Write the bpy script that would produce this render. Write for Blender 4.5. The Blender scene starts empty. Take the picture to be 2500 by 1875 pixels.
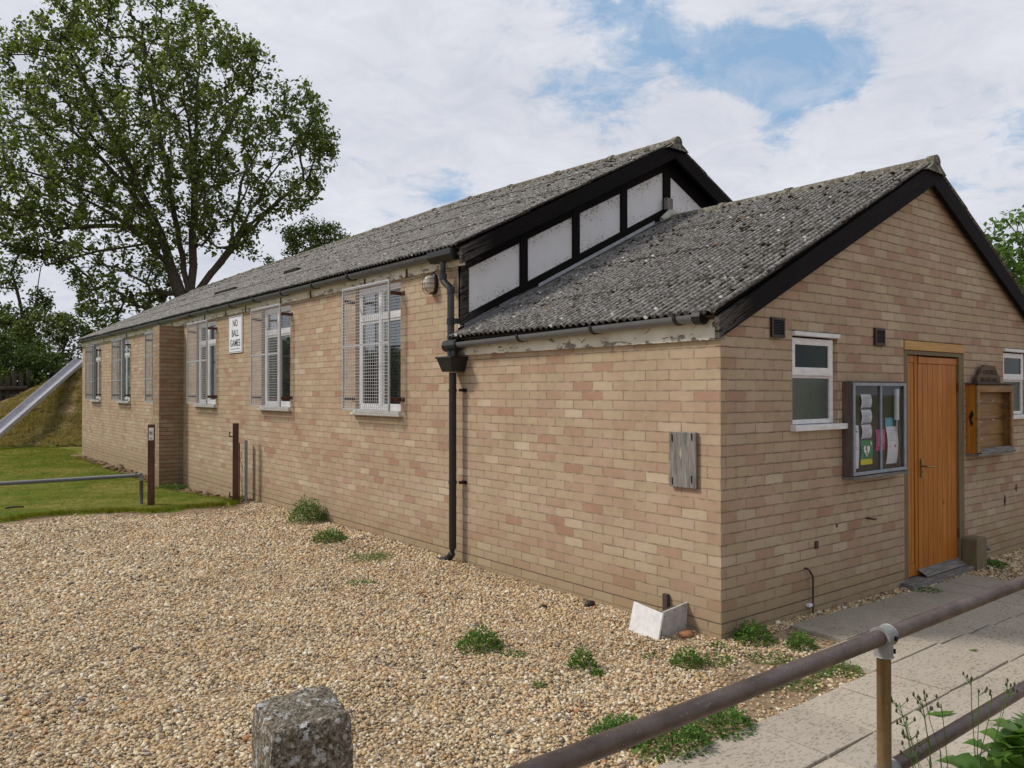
import bpy, math, random
import numpy as np
from mathutils import Vector, Matrix
R_ = math.radians
scn = bpy.context.scene
col = scn.collection
random.seed(7)
# ------------------------------------------------------------------ camera
cam_d = bpy.data.cameras.new('camera'); cam = bpy.data.objects.new('camera', cam_d); col.objects.link(cam)
cam_d.sensor_width = 36; cam_d.lens = 27.94; cam_d.clip_start = 0.05; cam_d.clip_end = 2000
cr = Vector((.784382, -.620277, -.0004)); cu = Vector((-.005207, -.007229, .99996)); cf = Vector((.620256, .784349, .0089))
m = Matrix.Identity(4)
for i, a in enumerate((cr, cu, -cf)):
    for j in range(3): m[j][i] = a[j]
for j, v in enumerate((-4.4392, -3.3395, 1.6478)): m[j][3] = v
cam.matrix_world = m
scn.camera = cam
scn.render.resolution_x = 1024; scn.render.resolution_y = 768
scn.view_settings.view_transform = 'Standard'; scn.view_settings.look = 'None'
scn.view_settings.exposure = 0.0; scn.view_settings.gamma = 1
# ------------------------------------------------------------------ node helper
class NT:
    def __init__(s, nt): s.nt = nt; s.N = nt.nodes; s.L = nt.links
    def n(s, typ, ins=None, **props):
        nd = s.N.new(typ)
        for k, v in props.items(): setattr(nd, k, v)
        if ins:
            for k, v in ins.items():
                sock = nd.inputs[k]
                if isinstance(v, bpy.types.NodeSocket): s.L.new(v, sock)
                elif isinstance(v, bpy.types.Node): s.L.new(v.outputs[0], sock)
                else:
                    if sock.type == 'RGBA' and len(v) == 3: v = (*v, 1)
                    sock.default_value = v
        return nd
    def math(s, op, a, b=0.0, c=None, clamp=False):
        d = {0: a, 1: b}
        if c is not None: d[2] = c
        nd = s.n('ShaderNodeMath', d, operation=op); nd.use_clamp = clamp
        return nd.outputs[0]
    def mix(s, f, a, b, mode='MIX'):
        nd = s.n('ShaderNodeMix', data_type='RGBA', blend_type=mode)
        for idx, v in ((0, f), (6, a), (7, b)):
            if isinstance(v, (bpy.types.NodeSocket,)): s.L.new(v, nd.inputs[idx])
            else:
                if idx and len(v) == 3: v = (*v, 1)
                nd.inputs[idx].default_value = v
        return nd.outputs[2]
    def ramp(s, f, stops, interp='LINEAR'):
        nd = s.n('ShaderNodeValToRGB'); r = nd.color_ramp; r.interpolation = interp
        while len(r.elements) < len(stops): r.elements.new(.5)
        for e, (p, c) in zip(r.elements, stops):
            e.position = p; e.color = (*c, 1) if len(c) == 3 else c
        s.L.new(f, nd.inputs[0]); return nd.outputs[0]
    def rng(s, v, a, b, c=0.0, d=1.0, smooth=False):
        nd = s.n('ShaderNodeMapRange', {0: v, 1: a, 2: b, 3: c, 4: d})
        if smooth: nd.interpolation_type = 'SMOOTHSTEP'
        return nd.outputs[0]
    def noise(s, vec, scale, detail=4, rough=.55, dist=0.0, dim='3D'):
        nd = s.n('ShaderNodeTexNoise', {'Scale': scale, 'Detail': detail, 'Roughness': rough, 'Distortion': dist}, noise_dimensions=dim)
        if vec is not None: s.L.new(vec, nd.inputs['Vector'])
        return nd.outputs[0]
    def scalev(s, vec, sc):
        nd = s.n('ShaderNodeVectorMath', {0: vec}, operation='MULTIPLY'); nd.inputs[1].default_value = sc
        return nd.outputs[0]
# ------------------------------------------------------------------ world: nishita sky with procedural clouds in world directions
w = bpy.data.worlds.new('World'); scn.world = w; w.use_nodes = True
SUN = Vector((-1, .8, 1.25)).normalized()
sun_el = math.asin(SUN.z); sun_az = math.atan2(SUN.x, SUN.y)
t = NT(w.node_tree); t.N.clear()
tc = t.n('ShaderNodeTexCoord'); D = tc.outputs['Generated']
sky = t.n('ShaderNodeTexSky', sky_type='NISHITA'); sky.sun_disc = False; sky.sun_elevation = sun_el; sky.sun_rotation = sun_az
sky.air_density = 1.0; sky.dust_density = .6; sky.ozone_density = 1.2
sep = t.n('ShaderNodeSeparateXYZ', {0: D})
zc = t.math('ADD', t.math('MAXIMUM', sep.outputs[2], 0.0), .22)
pl = t.n('ShaderNodeCombineXYZ', {0: t.math('DIVIDE', sep.outputs[0], zc), 1: t.math('DIVIDE', sep.outputs[1], zc), 2: sep.outputs[2]}).outputs[0]
n1 = t.noise(pl, 2.2, 10, .60, .5); n2 = t.noise(pl, 6.5, 9, .68, .6); n4 = t.noise(pl, 15.0, 8, .66, .5); n3 = t.noise(pl, 1.1, 5, .5, .3)
cov = t.math('ADD', t.math('MULTIPLY', t.math('SUBTRACT', n1, .5), 1.25), t.math('MULTIPLY', t.math('ADD', t.math('SUBTRACT', n2, .5), t.math('MULTIPLY', t.math('SUBTRACT', n4, .5), .6)), 1.25))
# openings in the cloud where the blue shows (unit directions, angular size, depth)
holes = [((.728, .572, .379), .026, .75), ((.748, .547, .375), .034, 1.0), ((.77, .52, .362), .036, 1.1), ((.79, .495, .355), .036, 1.1), ((.81, .468, .345), .032, .9), ((.832, .44, .352), .030, .65),
         ((.667, .607, .432), .05, .60), ((.70, .60, .40), .03, .45), ((.80, .525, .288), .034, .62), ((.562, .791, .243), .045, .40), ((.532, .81, .247), .04, .36), ((.61, .71, .352), .05, .42), ((.666, .662, .34), .06, .40), ((.907, .318, .277), .03, .45), ((.628, .643, .438), .05, .45),
         ((-.6, -.5, .62), .35, .6), ((-.2, .6, .8), .2, .5), ((.2, -.7, .6), .3, .5)]
acc = None
for d, sg, a in holes:
    dv = Vector(d).normalized()
    nd = t.n('ShaderNodeVectorMath', {0: D}, operation='DISTANCE'); nd.inputs[1].default_value = dv
    g = t.math('MULTIPLY', t.math('EXPONENT', t.math('MULTIPLY', t.math('POWER', t.math('DIVIDE', nd.outputs['Value'], sg), 2), -1.0)), a)
    acc = g if acc is None else t.math('ADD', acc, g)
mask = t.rng(t.math('SUBTRACT', t.math('ADD', cov, .70), t.math('MULTIPLY', acc, .80)), -.05, .55, 0, 1, True)
shade = t.rng(t.math('ADD', t.math('MULTIPLY', n3, .6), t.math('MULTIPLY', n2, .4)), .36, .62)
cloud = t.mix(shade, (5.9, 6.15, 6.95), (8.0, 8.15, 8.8))
cloud = t.mix(t.rng(sep.outputs[1], .25, -.35, 0, .30, True), cloud, (3.4, 3.6, 4.1))   # added darker cloud out of view on the gable side, deepening the gable's shade
mask = t.math('MAXIMUM', mask, t.math('MULTIPLY', t.rng(n2, .42, .66), .42))
bluev = t.mix(.65, sky.outputs[0], (3.5, 5.6, 8.2))
bg = t.n('ShaderNodeBackground', {0: t.mix(mask, bluev, cloud), 1: .1})
t.L.new(bg.outputs[0], t.n('ShaderNodeOutputWorld').inputs[0])
# ------------------------------------------------------------------ sun
sl = bpy.data.lights.new('sun', 'SUN'); so = bpy.data.objects.new('sun', sl); col.objects.link(so)
sl.energy = 2.75; sl.angle = R_(9); sl.color = (1, .93, .84)
so.rotation_euler = SUN.to_track_quat('Z', 'Y').to_euler()
# ------------------------------------------------------------------ materials
MATS = {}
def mat(name, build):
    if name in MATS: return MATS[name]
    M = bpy.data.materials.new(name); M.use_nodes = True; t = NT(M.node_tree); t.N.clear()
    out = t.n('ShaderNodeOutputMaterial'); p = t.n('ShaderNodeBsdfPrincipled')
    t.L.new(p.outputs[0], out.inputs[0]); build(t, p, out); MATS[name] = M; return M
def setc(t, p, c, rough=.8, bump=None, bs=.3, bd=.01, metal=0, spec=.3):
    if isinstance(c, bpy.types.NodeSocket): t.L.new(c, p.inputs['Base Color'])
    else: p.inputs['Base Color'].default_value = (*c, 1)
    if isinstance(rough, bpy.types.NodeSocket): t.L.new(rough, p.inputs['Roughness'])
    else: p.inputs['Roughness'].default_value = rough
    p.inputs['Metallic'].default_value = metal; p.inputs['Specular IOR Level'].default_value = spec
    if bump is not None:
        b = t.n('ShaderNodeBump', {'Strength': bs, 'Distance': bd, 'Height': bump}); t.L.new(b.outputs[0], p.inputs['Normal'])
def pos(t): return t.n('ShaderNodeNewGeometry').outputs['Position']
def brick_mat(t, p, out, soot_shade=1.0):
    g = t.n('ShaderNodeNewGeometry'); P = t.n('ShaderNodeSeparateXYZ', {0: g.outputs['Position']}); Nn = t.n('ShaderNodeSeparateXYZ', {0: g.outputs['True Normal']})
    isx = t.math('GREATER_THAN', t.math('ABSOLUTE', Nn.outputs[0]), .5)
    u = t.math('ADD', t.math('MULTIPLY', P.outputs[1], isx), t.math('MULTIPLY', t.math('SUBTRACT', P.outputs[0], .055), t.math('SUBTRACT', 1.0, isx)))
    v0 = t.n('ShaderNodeCombineXYZ', {0: u, 1: P.outputs[2], 2: 0.0}).outputs[0]
    wob = t.n('ShaderNodeTexNoise', {'Vector': g.outputs['Position'], 'Scale': 9.0, 'Detail': 3.0})
    wv = t.n('ShaderNodeVectorMath', {0: wob.outputs['Color']}, operation='SUBTRACT'); wv.inputs[1].default_value = (.5, .5, .5)
    ws = t.scalev(wv.outputs[0], (.016, .012, 0))
    v = t.n('ShaderNodeVectorMath', {0: v0, 1: ws}, operation='ADD').outputs[0]
    def bt(off):
        vv = t.n('ShaderNodeVectorMath', {0: v}, operation='ADD'); vv.inputs[1].default_value = off
        b = t.n('ShaderNodeTexBrick', {'Vector': vv.outputs[0], 'Color1': (0, 0, 0), 'Color2': (1, 1, 1), 'Mortar': (0, 0, 0), 'Scale': 1.0, 'Mortar Size': .0052, 'Mortar Smooth': .12,
                                       'Brick Width': .225, 'Row Height': .075})
        b.offset = .5; b.offset_frequency = 2; return b
    b1 = bt((3.375, 7.5, 0)); b2 = bt((103.275, 97.5, 0))
    r1 = t.n('ShaderNodeSeparateXYZ', {0: b1.outputs[0]}).outputs[0]; r2 = t.n('ShaderNodeSeparateXYZ', {0: b2.outputs[0]}).outputs[0]
    c = t.ramp(r1, [(0, (.36, .22, .15)), (.10, (.40, .275, .188)), (.25, (.415, .31, .213)), (.45, (.43, .34, .226)), (.62, (.405, .315, .207)), (.78, (.465, .38, .262)), (.9, (.42, .305, .213)), (1, (.52, .44, .315))])
    c = t.mix(t.rng(r2, .55, 1.0, 0, .35), c, (.42, .29, .23))
    n1 = t.noise(v0, 14, 6, .65); c = t.mix(t.rng(n1, .35, .7, 0, .45), c, t.mix(1.0, c, (1.22, 1.2, 1.18), 'MULTIPLY'))
    n2 = t.noise(v0, 2.1, 4, .6); c = t.mix(t.rng(n2, .35, .65, 0, .7), c, t.mix(1.0, c, (.80, .76, .74), 'MULTIPLY'))
    pk = t.math('MULTIPLY', t.rng(t.noise(v0, .9, 3, .6), .45, .62), t.math('MULTIPLY', t.rng(P.outputs[2], .55, .95), t.rng(P.outputs[2], 1.9, 1.4))); c = t.mix(t.math('MULTIPLY', pk, .4), c, t.mix(1.0, c, (.95, .83, .79), 'MULTIPLY'))
    # dark pits
    n3 = t.noise(v0, 95, 3, .7); pit = t.rng(n3, .69, .76); pitarea = t.rng(t.noise(v0, 3.2, 2), .45, .62)
    c = t.mix(t.math('MULTIPLY', t.math('MULTIPLY', pit, pitarea), .75), c, (.10, .075, .05))
    # dirty foot of the wall: algae and splash
    foot = t.math('ADD', P.outputs[2], t.math('MULTIPLY', t.math('SUBTRACT', n2, .5), .35))
    fm = t.rng(foot, .50, -.03, 0, .55, True); c = t.mix(fm, c, (.27, .20, .105))
    sill = t.math('MULTIPLY', t.rng(P.outputs[2], 1.05, 1.36, 0, 1), t.math('LESS_THAN', P.outputs[2], 1.365))
    st = t.math('MULTIPLY', sill, t.rng(t.noise(t.scalev(v0, (2.2, .3, 1)), 1.6, 4, .7), .5, .68, 0, .42)); c = t.mix(st, c, (.26, .15, .105))
    mort = t.mix(t.rng(n1, .4, .65), (.25, .19, .125), (.47, .385, .27)); mort = t.mix(fm, mort, (.22, .165, .09))
    # darker, recessed bed line below each course
    rowf = t.math('FRACT', t.math('DIVIDE', t.n('ShaderNodeSeparateXYZ', {0: v}).outputs[1], .075))
    bed = t.math('MULTIPLY', t.rng(rowf, .955, .985), t.rng(t.noise(v0, 4.0, 3), .36, .56, .25, 1.0))
    mort = t.mix(bed, mort, (.15, .105, .06))
    fac = b1.outputs['Fac']; c = t.mix(t.math('MULTIPLY', fac, t.rng(t.noise(v0, 22, 3), .3, .6, .45, 1.0)), c, mort)
    # efflorescence crumbs
    ef = t.math('MULTIPLY', t.rng(t.noise(v0, 60, 3, .6), .66, .72), t.math('MULTIPLY', fac, t.rng(t.noise(v0, 1.3, 2), .48, .6)))
    c = t.mix(t.math('MULTIPLY', ef, .8), c, (.72, .66, .55))
    if soot_shade < 1: c = t.mix(1.0, c, (soot_shade, soot_shade*.95, soot_shade*.88), 'MULTIPLY')
    h = t.math('SUBTRACT', t.math('ADD', t.math('MULTIPLY', n1, .35), t.math('MULTIPLY', n3, .12)), t.math('MULTIPLY', fac, 1.0))
    h = t.math('SUBTRACT', h, t.math('MULTIPLY', bed, .6))
    setc(t, p, c, .88, h, 1.0, .009, spec=.25)
BRICK = mat('tan_brick', brick_mat); BRICKD = mat('sooty_shaded_brick', lambda t, p, o: brick_mat(t, p, o, .74))  # buttress brick: sooty tone plus shade of its near face, put into the colour
def roof_mat(t, p, out):
    P = pos(t); n1 = t.noise(P, 34, 5, .72); n2 = t.noise(P, 6.0, 6, .7, .4); n3 = t.noise(P, 75, 3, .6); S = t.n('ShaderNodeSeparateXYZ', {0: P})
    crest = t.math('ADD', t.math('MULTIPLY', t.math('COSINE', t.math('MULTIPLY', S.outputs[1], 2*math.pi/.0732)), .5), .5)   # paler weathered crests, darker valleys: corrugation shading also put into the colour
    f = t.math('ADD', t.math('ADD', n1, t.math('MULTIPLY', t.math('SUBTRACT', crest, .5), .20)), t.math('MULTIPLY', t.math('SUBTRACT', n3, .5), .35))
    c = t.ramp(f, [(.32, (.016, .014, .012)), (.44, (.058, .052, .046)), (.54, (.142, .132, .12)), (.64, (.27, .258, .24)), (.80, (.42, .405, .38))])
    c = t.mix(t.rng(n2, .50, .68, 0, .75), c, (.050, .040, .033))
    vo = t.n('ShaderNodeTexVoronoi', {'Vector': P, 'Scale': 9.5}); dist = t.math('ADD', vo.outputs['Distance'], t.math('MULTIPLY', t.math('SUBTRACT', n3, .5), .28))
    rr = t.n('ShaderNodeSeparateXYZ', {0: vo.outputs['Color']})
    sp = t.math('MULTIPLY', t.math('LESS_THAN', dist, .17), t.math('GREATER_THAN', rr.outputs[0], .66))
    c = t.mix(t.math('MULTIPLY', sp, .85), c, (.62, .61, .57))
    dk = t.math('MULTIPLY', t.math('LESS_THAN', dist, .22), t.math('LESS_THAN', rr.outputs[1], .16)); c = t.mix(t.math('MULTIPLY', dk, .85), c, (.022, .017, .014))
    so_ = t.math('MULTIPLY', t.math('LESS_THAN', dist, .15), t.math('LESS_THAN', rr.outputs[0], .03)); c = t.mix(t.math('MULTIPLY', so_, .85), c, (.34, .17, .05))
    setc(t, p, c, .95, t.math('ADD', n1, t.math('MULTIPLY', n3, .5)), .5, .012, spec=.15)
ROOF = mat('lichened_cement_sheet', roof_mat)
def ridge_mat(t, p, out):
    P = pos(t); n1 = t.noise(P, 22, 6, .72); n2 = t.noise(P, 5, 4, .6)
    c = t.ramp(n1, [(.34, (.045, .04, .032)), (.48, (.13, .12, .10)), (.60, (.30, .285, .24)), (.75, (.47, .45, .39))])
    setc(t, p, t.mix(t.rng(n2, .4, .65, 0, .5), c, (.13, .115, .08)), .95, n1, .7, .015, spec=.15)
RIDGE = mat('mossy_ridge_cement', ridge_mat)
def timber_mat(t, p, out):
    P = pos(t); S0 = t.n('ShaderNodeSeparateXYZ', {0: P}); dx = t.math('ABSOLUTE', t.math('SUBTRACT', S0.outputs[0], 3.03)); al = t.math('SUBTRACT', t.math('MULTIPLY', S0.outputs[2], .45), t.math('MULTIPLY', dx, .89)); ac = t.math('ADD', t.math('MULTIPLY', S0.outputs[2], .89), t.math('MULTIPLY', dx, .45))
    g = t.noise(t.n('ShaderNodeCombineXYZ', {0: t.math('MULTIPLY', al, 5.0), 1: t.math('MULTIPLY', ac, 85.0), 2: t.math('MULTIPLY', S0.outputs[1], 20.0)}).outputs[0], 1.0, 5, .65, .8); n2 = t.noise(P, 4, 4, .6)
    c = t.ramp(g, [(.3, (.005, .004, .004)), (.6, (.010, .008, .008)), (.8, (.034, .028, .025))])
    S = t.n('ShaderNodeSeparateXYZ', {0: P})
    foot = t.math('MULTIPLY', t.rng(S.outputs[0], .28, -.1), t.rng(g, .42, .55)); c = t.mix(t.math('MULTIPLY', foot, .6), c, (.20, .175, .155))
    setc(t, p, c, .8, g, .8, .008, spec=.12)
TIMBER = mat('black_stained_timber', timber_mat)
def plaster_mat(t, p, out):
    P = pos(t); n = t.noise(P, 38, 6, .72); n2 = t.noise(P, 2.4, 4, .6); S = t.n('ShaderNodeSeparateXYZ', {0: P})
    rel = t.math('SUBTRACT', S.outputs[2], t.math('MULTIPLY', S.outputs[0], .5))    # height above the panel's own foot
    edge = t.math('MAXIMUM', t.rng(rel, 2.62, 2.85), t.math('MULTIPLY', t.rng(rel, 2.52, 2.40), .7))
    th = t.math('SUBTRACT', .665, t.math('ADD', t.math('MULTIPLY', edge, .12), t.math('MULTIPLY', t.rng(n2, .4, .65), .09)))
    f = t.rng(t.math('SUBTRACT', n, th), 0.0, .03); f = t.math('MULTIPLY', f, t.rng(S.outputs[0], .2, 1.2, .55, 1.0))
    c = t.mix(t.rng(n2, .35, .65), (.80, .79, .80), (.72, .71, .70)); c = t.mix(t.math('MULTIPLY', f, .8), c, (.27, .235, .17))
    setc(t, p, c, .8, n, .15, .004)
PLASTER = mat('flaking_white_render', plaster_mat)
def peel_mat(t, p, out):
    P = pos(t); n = t.noise(t.scalev(P, (1, .6, 1.5)), 15, 7, .66, .3); S = t.n('ShaderNodeSeparateXYZ', {0: P})
    low = t.math('MAXIMUM', t.rng(S.outputs[2], 2.09, 2.0), t.math('MULTIPLY', t.math('GREATER_THAN', S.outputs[2], 2.5), t.rng(S.outputs[2], 2.99, 2.88)))
    f = t.rng(t.math('ADD', n, t.math('MULTIPLY', low, .12)), .64, .65)
    d = t.noise(P, 3, 4, .6); c = t.mix(t.rng(d, .4, .7), (.74, .71, .62), (.55, .50, .40)); c = t.mix(f, c, (.23, .205, .175))
    setc(t, p, c, .6, t.math('SUBTRACT', 1.0, f), .5, .004)
PEEL = mat('peeling_cream_paint', peel_mat)
def simple(name, c, rough=.7, nscale=12, var=.25, metal=0, spec=.35, bs=.15, bd=.004, stretch=(1, 1, 1), c2=None):
    def b(t, p, out):
        P = t.scalev(t.n('ShaderNodeTexCoord').outputs['Object'], stretch); n = t.noise(P, nscale, 6, .65)
        b2 = c2 or tuple(x * (1 - var) for x in c)
        setc(t, p, t.mix(t.rng(n, .35, .65), c, b2), rough, n, bs, bd, metal, spec)
    return mat(name, b)
GUTTER = simple('dark_grey_gutter', (.105, .11, .12), .4, 9, .3, spec=.5)
GUTTERL = simple('pale_grey_gutter', (.17, .18, .195), .35, 9, .2, spec=.5)
BLACKPL = simple('black_plastic', (.012, .012, .013), .42, 14, .35, spec=.5)
OLDPIPE = simple('weathered_black_pipe', (.035, .038, .045), .45, 7, .65, spec=.5, stretch=(1, 1, .4), c2=(.012, .012, .013))
GALV = simple('galvanised_wire', (.50, .51, .53), .5, 30, .25, metal=.2)
GALVG = simple('grey_painted_steel', (.30, .34, .38), .55, 12, .25, metal=.1)
RAILG = simple('dull_grey_tube', (.15, .155, .165), .6, 25, .3, metal=.1)
CLAMP = simple('cast_galvanised_fitting', (.30, .30, .285), .55, 45, .25, metal=.25, bs=.3, bd=.003)
WHITE = simple('white_paint', (.86, .86, .87), .45, 9, .14, bs=.1)
WORNW = simple('worn_white_paint', (.80, .79, .78), .6, 26, .2, bs=.5, bd=.004, stretch=(.35, 1, 1))
SILLM = simple('dirty_white_sill', (.70, .69, .65), .6, 8, .3, stretch=(1, .3, 1))
RUST = simple('rusty_steel', (.13, .055, .035), .8, 25, .5, bs=.4, c2=(.055, .026, .02))
REDBRN = simple('red_brown_post_paint', (.12, .048, .030), .65, 14, .35, bs=.4, stretch=(1, 1, .15), c2=(.045, .022, .018))
BROWNV = simple('brown_vent_plastic', (.045, .022, .017), .5, 20, .3)
VOIDM = simple('dark_void', (.006, .006, .006), .9, 5, .2)
WGREY = simple('weathered_grey_wood', (.27, .25, .23), .85, 9, .4, bs=.8, bd=.006, stretch=(6, 6, .6), c2=(.11, .098, .085))
WGREYH = simple('weathered_grey_plank', (.24, .225, .205), .85, 9, .4, bs=.8, bd=.006, stretch=(.6, 6, 6), c2=(.10, .09, .08))
DARKWD = simple('dark_brown_wood', (.085, .06, .05), .75, 9, .4, bs=.6, bd=.005, stretch=(6, 6, .6), c2=(.045, .032, .027))
PALEWD = simple('fresh_pine_board', (.55, .32, .11), .6, 5, .25, bs=.2, stretch=(.6, 6, 6), c2=(.42, .235, .075))
OLIVEWD = simple('treated_softwood', (.20, .155, .085), .8, 7, .3, bs=.4, stretch=(5, 5, .6))
def orange(t, p, out):
    O = t.n('ShaderNodeTexCoord').outputs['Object']; S = t.n('ShaderNodeSeparateXYZ', {0: O})
    pi = t.math('FLOOR', t.math('DIVIDE', S.outputs[0], .098)); pw = t.n('ShaderNodeTexWhiteNoise', {'W': pi}, noise_dimensions='1D').outputs[0]
    P = t.n('ShaderNodeVectorMath', {0: t.scalev(O, (26, 26, 1.5)), 1: t.n('ShaderNodeCombineXYZ', {2: t.math('MULTIPLY', pw, 9)}).outputs[0]}, operation='ADD').outputs[0]
    g = t.noise(P, 1.0, 5, .6, 1.2); c = t.ramp(g, [(.2, (.17, .05, .006)), (.42, (.36, .125, .014)), (.58, (.45, .17, .022)), (.8, (.58, .26, .045))])
    c = t.mix(t.math('MULTIPLY', pw, .45), c, (.40, .115, .012))
    k = t.n('ShaderNodeTexVoronoi', {'Vector': t.scalev(O, (1, 1, .6)), 'Scale': 4.2}); kn = t.rng(k.outputs['Distance'], .035, .10, .8, 0); c = t.mix(kn, c, (.10, .03, .006))
    setc(t, p, c, .45, g, .25, .003, spec=.25)
ORANGE = mat('varnished_orange_pine', orange)
def nbwood(t, p, out):
    O = t.n('ShaderNodeTexCoord').outputs['Object']; g = t.noise(t.scalev(O, (2, 10, 22)), 1.0, 5, .6, .8)
    setc(t, p, t.ramp(g, [(.25, (.12, .058, .018)), (.5, (.25, .135, .048)), (.8, (.35, .205, .08))]), .55, g, .2, .003)
NBWOOD = mat('honey_varnished_wood', nbwood)
def glass_mat(tint, rough, f0=.2):
    def b(t, p, out):
        g = t.n('ShaderNodeNewGeometry'); dt = t.n('ShaderNodeVectorMath', {0: g.outputs['Incoming'], 1: g.outputs['Normal']}, operation='DOT_PRODUCT').outputs['Value']
        fr = t.math('ADD', t.math('MULTIPLY', t.math('POWER', t.math('SUBTRACT', 1.0, t.math('ABSOLUTE', dt)), 5.0), 1-f0), f0)   # Schlick, same from both sides
        gl = t.n('ShaderNodeBsdfGlossy', {'Color': (.95, .97, 1), 'Roughness': rough}); tr = t.n('ShaderNodeBsdfTransparent', {'Color': tint})
        mx = t.n('ShaderNodeMixShader', {0: fr, 1: tr.outputs[0], 2: gl.outputs[0]}); t.L.new(mx.outputs[0], out.inputs[0])
    return b
GLASS = mat('window_glass', glass_mat((.75, .79, .79), .015, .20))
def obsc(t, p, out):
    O = t.n('ShaderNodeTexCoord').outputs['Object']; v = t.n('ShaderNodeTexVoronoi', {'Vector': O, 'Scale': 95.0}); n = t.noise(O, 3, 3)
    setc(t, p, t.mix(n, (.035, .05, .035), (.075, .095, .07)), .22, v.outputs['Distance'], .5, .004, spec=.5)
OBSC = mat('obscured_glass', obsc)
DGLASS = mat('dark_green_glass', lambda t, p, o: setc(t, p, t.mix(t.noise(t.n('ShaderNodeTexCoord').outputs['Object'], 6, 3), (.008, .014, .012), (.02, .03, .026)), .12, spec=.12))
CURTAIN = simple('grey_curtain', (.32, .32, .31), .9, 6, .45, stretch=(1, 14, .4))
def concrete(t, p, out):
    P = pos(t); v = t.n('ShaderNodeTexVoronoi', {'Vector': P, 'Scale': 62.0}); v2 = t.n('ShaderNodeTexVoronoi', {'Vector': P, 'Scale': 150.0}); n = t.noise(P, 90, 5, .75); n2 = t.noise(P, 22, 6, .7, .3)
    s = t.n('ShaderNodeSeparateXYZ', {0: v.outputs['Color']}); s2 = t.n('ShaderNodeSeparateXYZ', {0: v2.outputs['Color']})
    c = t.ramp(n, [(.34, (.025, .02, .014)), (.47, (.12, .10, .07)), (.57, (.23, .20, .155)), (.72, (.40, .37, .32))])
    a2 = t.math('MULTIPLY', t.math('LESS_THAN', v2.outputs['Distance'], .40), t.math('GREATER_THAN', s2.outputs[0], .5)); c = t.mix(t.math('MULTIPLY', a2, .8), c, t.ramp(s2.outputs[1], [(0, (.44, .42, .38)), (.4, (.24, .19, .13)), (.7, (.33, .29, .24)), (1, (.50, .48, .45))]))
    ag = t.math('MULTIPLY', t.math('LESS_THAN', v.outputs['Distance'], .38), t.math('GREATER_THAN', s.outputs[0], .68))
    c = t.mix(t.math('MULTIPLY', ag, .9), c, t.ramp(s.outputs[1], [(0, (.42, .40, .36)), (.3, (.17, .125, .085)), (.6, (.50, .47, .42)), (.85, (.13, .09, .075)), (.97, (.42, .17, .05))], 'CONSTANT'))
    li = t.math('MULTIPLY', t.rng(n2, .56, .60), t.rng(n, .40, .50)); c = t.mix(t.math('MULTIPLY', li, .9), c, (.50, .51, .52))
    h = t.math('ADD', t.math('ADD', t.math('MULTIPLY', ag, .6), t.math('MULTIPLY', a2, .3)), n); setc(t, p, c, .93, h, 1.0, .006, spec=.2)
CONC = mat('lichened_aggregate_concrete', concrete)
def paving(t, p, out):
    P = pos(t); g = t.n('ShaderNodeNewGeometry').outputs['Random Per Island']
    n = t.noise(t.scalev(P, (1.0, 2.6, 1)), 34, 4, .6, .3); n2 = t.noise(P, 1.6, 4, .6); n3 = t.noise(P, 130, 2, .6)
    c = t.mix(g, (.45, .395, .32), (.37, .33, .275)); c = t.mix(t.rng(n2, .4, .65, 0, .4), c, (.33, .275, .205))
    dk = t.math('MULTIPLY', t.rng(n, .57, .615), t.rng(n2, .3, .6, .4, 1.0)); c = t.mix(t.math('MULTIPLY', dk, .58), c, (.17, .14, .10)); c = t.mix(t.rng(n3, .55, .7, 0, .3), c, (.6, .55, .46))
    S = t.n('ShaderNodeSeparateXYZ', {0: P})
    wall_dark = t.math('MULTIPLY', t.rng(t.math('ADD', S.outputs[1], t.math('MULTIPLY', t.math('SUBTRACT', t.noise(P, 5, 5, .65), .5), 1.1)), -.62, -.2), .8); c = t.mix(t.math('MULTIPLY', wall_dark, .55), c, (.23, .205, .17))  # slabs darker towards the wall, in noisy patches
    setc(t, p, c, .9, t.math('SUBTRACT', t.math('MULTIPLY', n3, .2), dk), .6, .006, spec=.2)
PAVE = mat('riven_concrete_slab', paving)
def pebble(t, p, out):
    oi = t.n('ShaderNodeObjectInfo'); r = oi.outputs['Random']; n = t.noise(t.n('ShaderNodeTexCoord').outputs['Object'], 1.4, 3, .6)
    c = t.ramp(r, [(0, (.58, .445, .26)), (.12, (.48, .345, .19)), (.25, (.63, .525, .35)), (.37, (.39, .27, .15)), (.48, (.52, .43, .31)), (.58, (.64, .55, .41)), (.67, (.36, .29, .205)),
                   (.76, (.51, .35, .18)), (.82, (.25, .195, .145)), (.89, (.74, .69, .57)), (.93, (.115, .098, .083)), (.965, (.38, .19, .085)), (.985, (.32, .29, .26))], 'CONSTANT')
    L_ = oi.outputs['Location']; d1 = t.noise(L_, .9, 4, .6); d2 = t.noise(L_, 3.1, 3, .6)
    c = t.mix(t.rng(d1, .42, .64, 0, .55), c, t.mix(1.0, c, (.76, .74, .73), 'MULTIPLY')); c = t.mix(t.rng(d2, .52, .7, 0, .45), c, (.50, .36, .19)); c = t.mix(1.0, c, (1.13, 1.13, 1.11), 'MULTIPLY')
    c = t.mix(t.rng(n, .35, .7, 0, .35), c, t.mix(1.0, c, (.62, .55, .48), 'MULTIPLY')); setc(t, p, c, .62, n, .2, .1, spec=.3)
PEBBLE = mat('flint_pebble', pebble)
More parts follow.
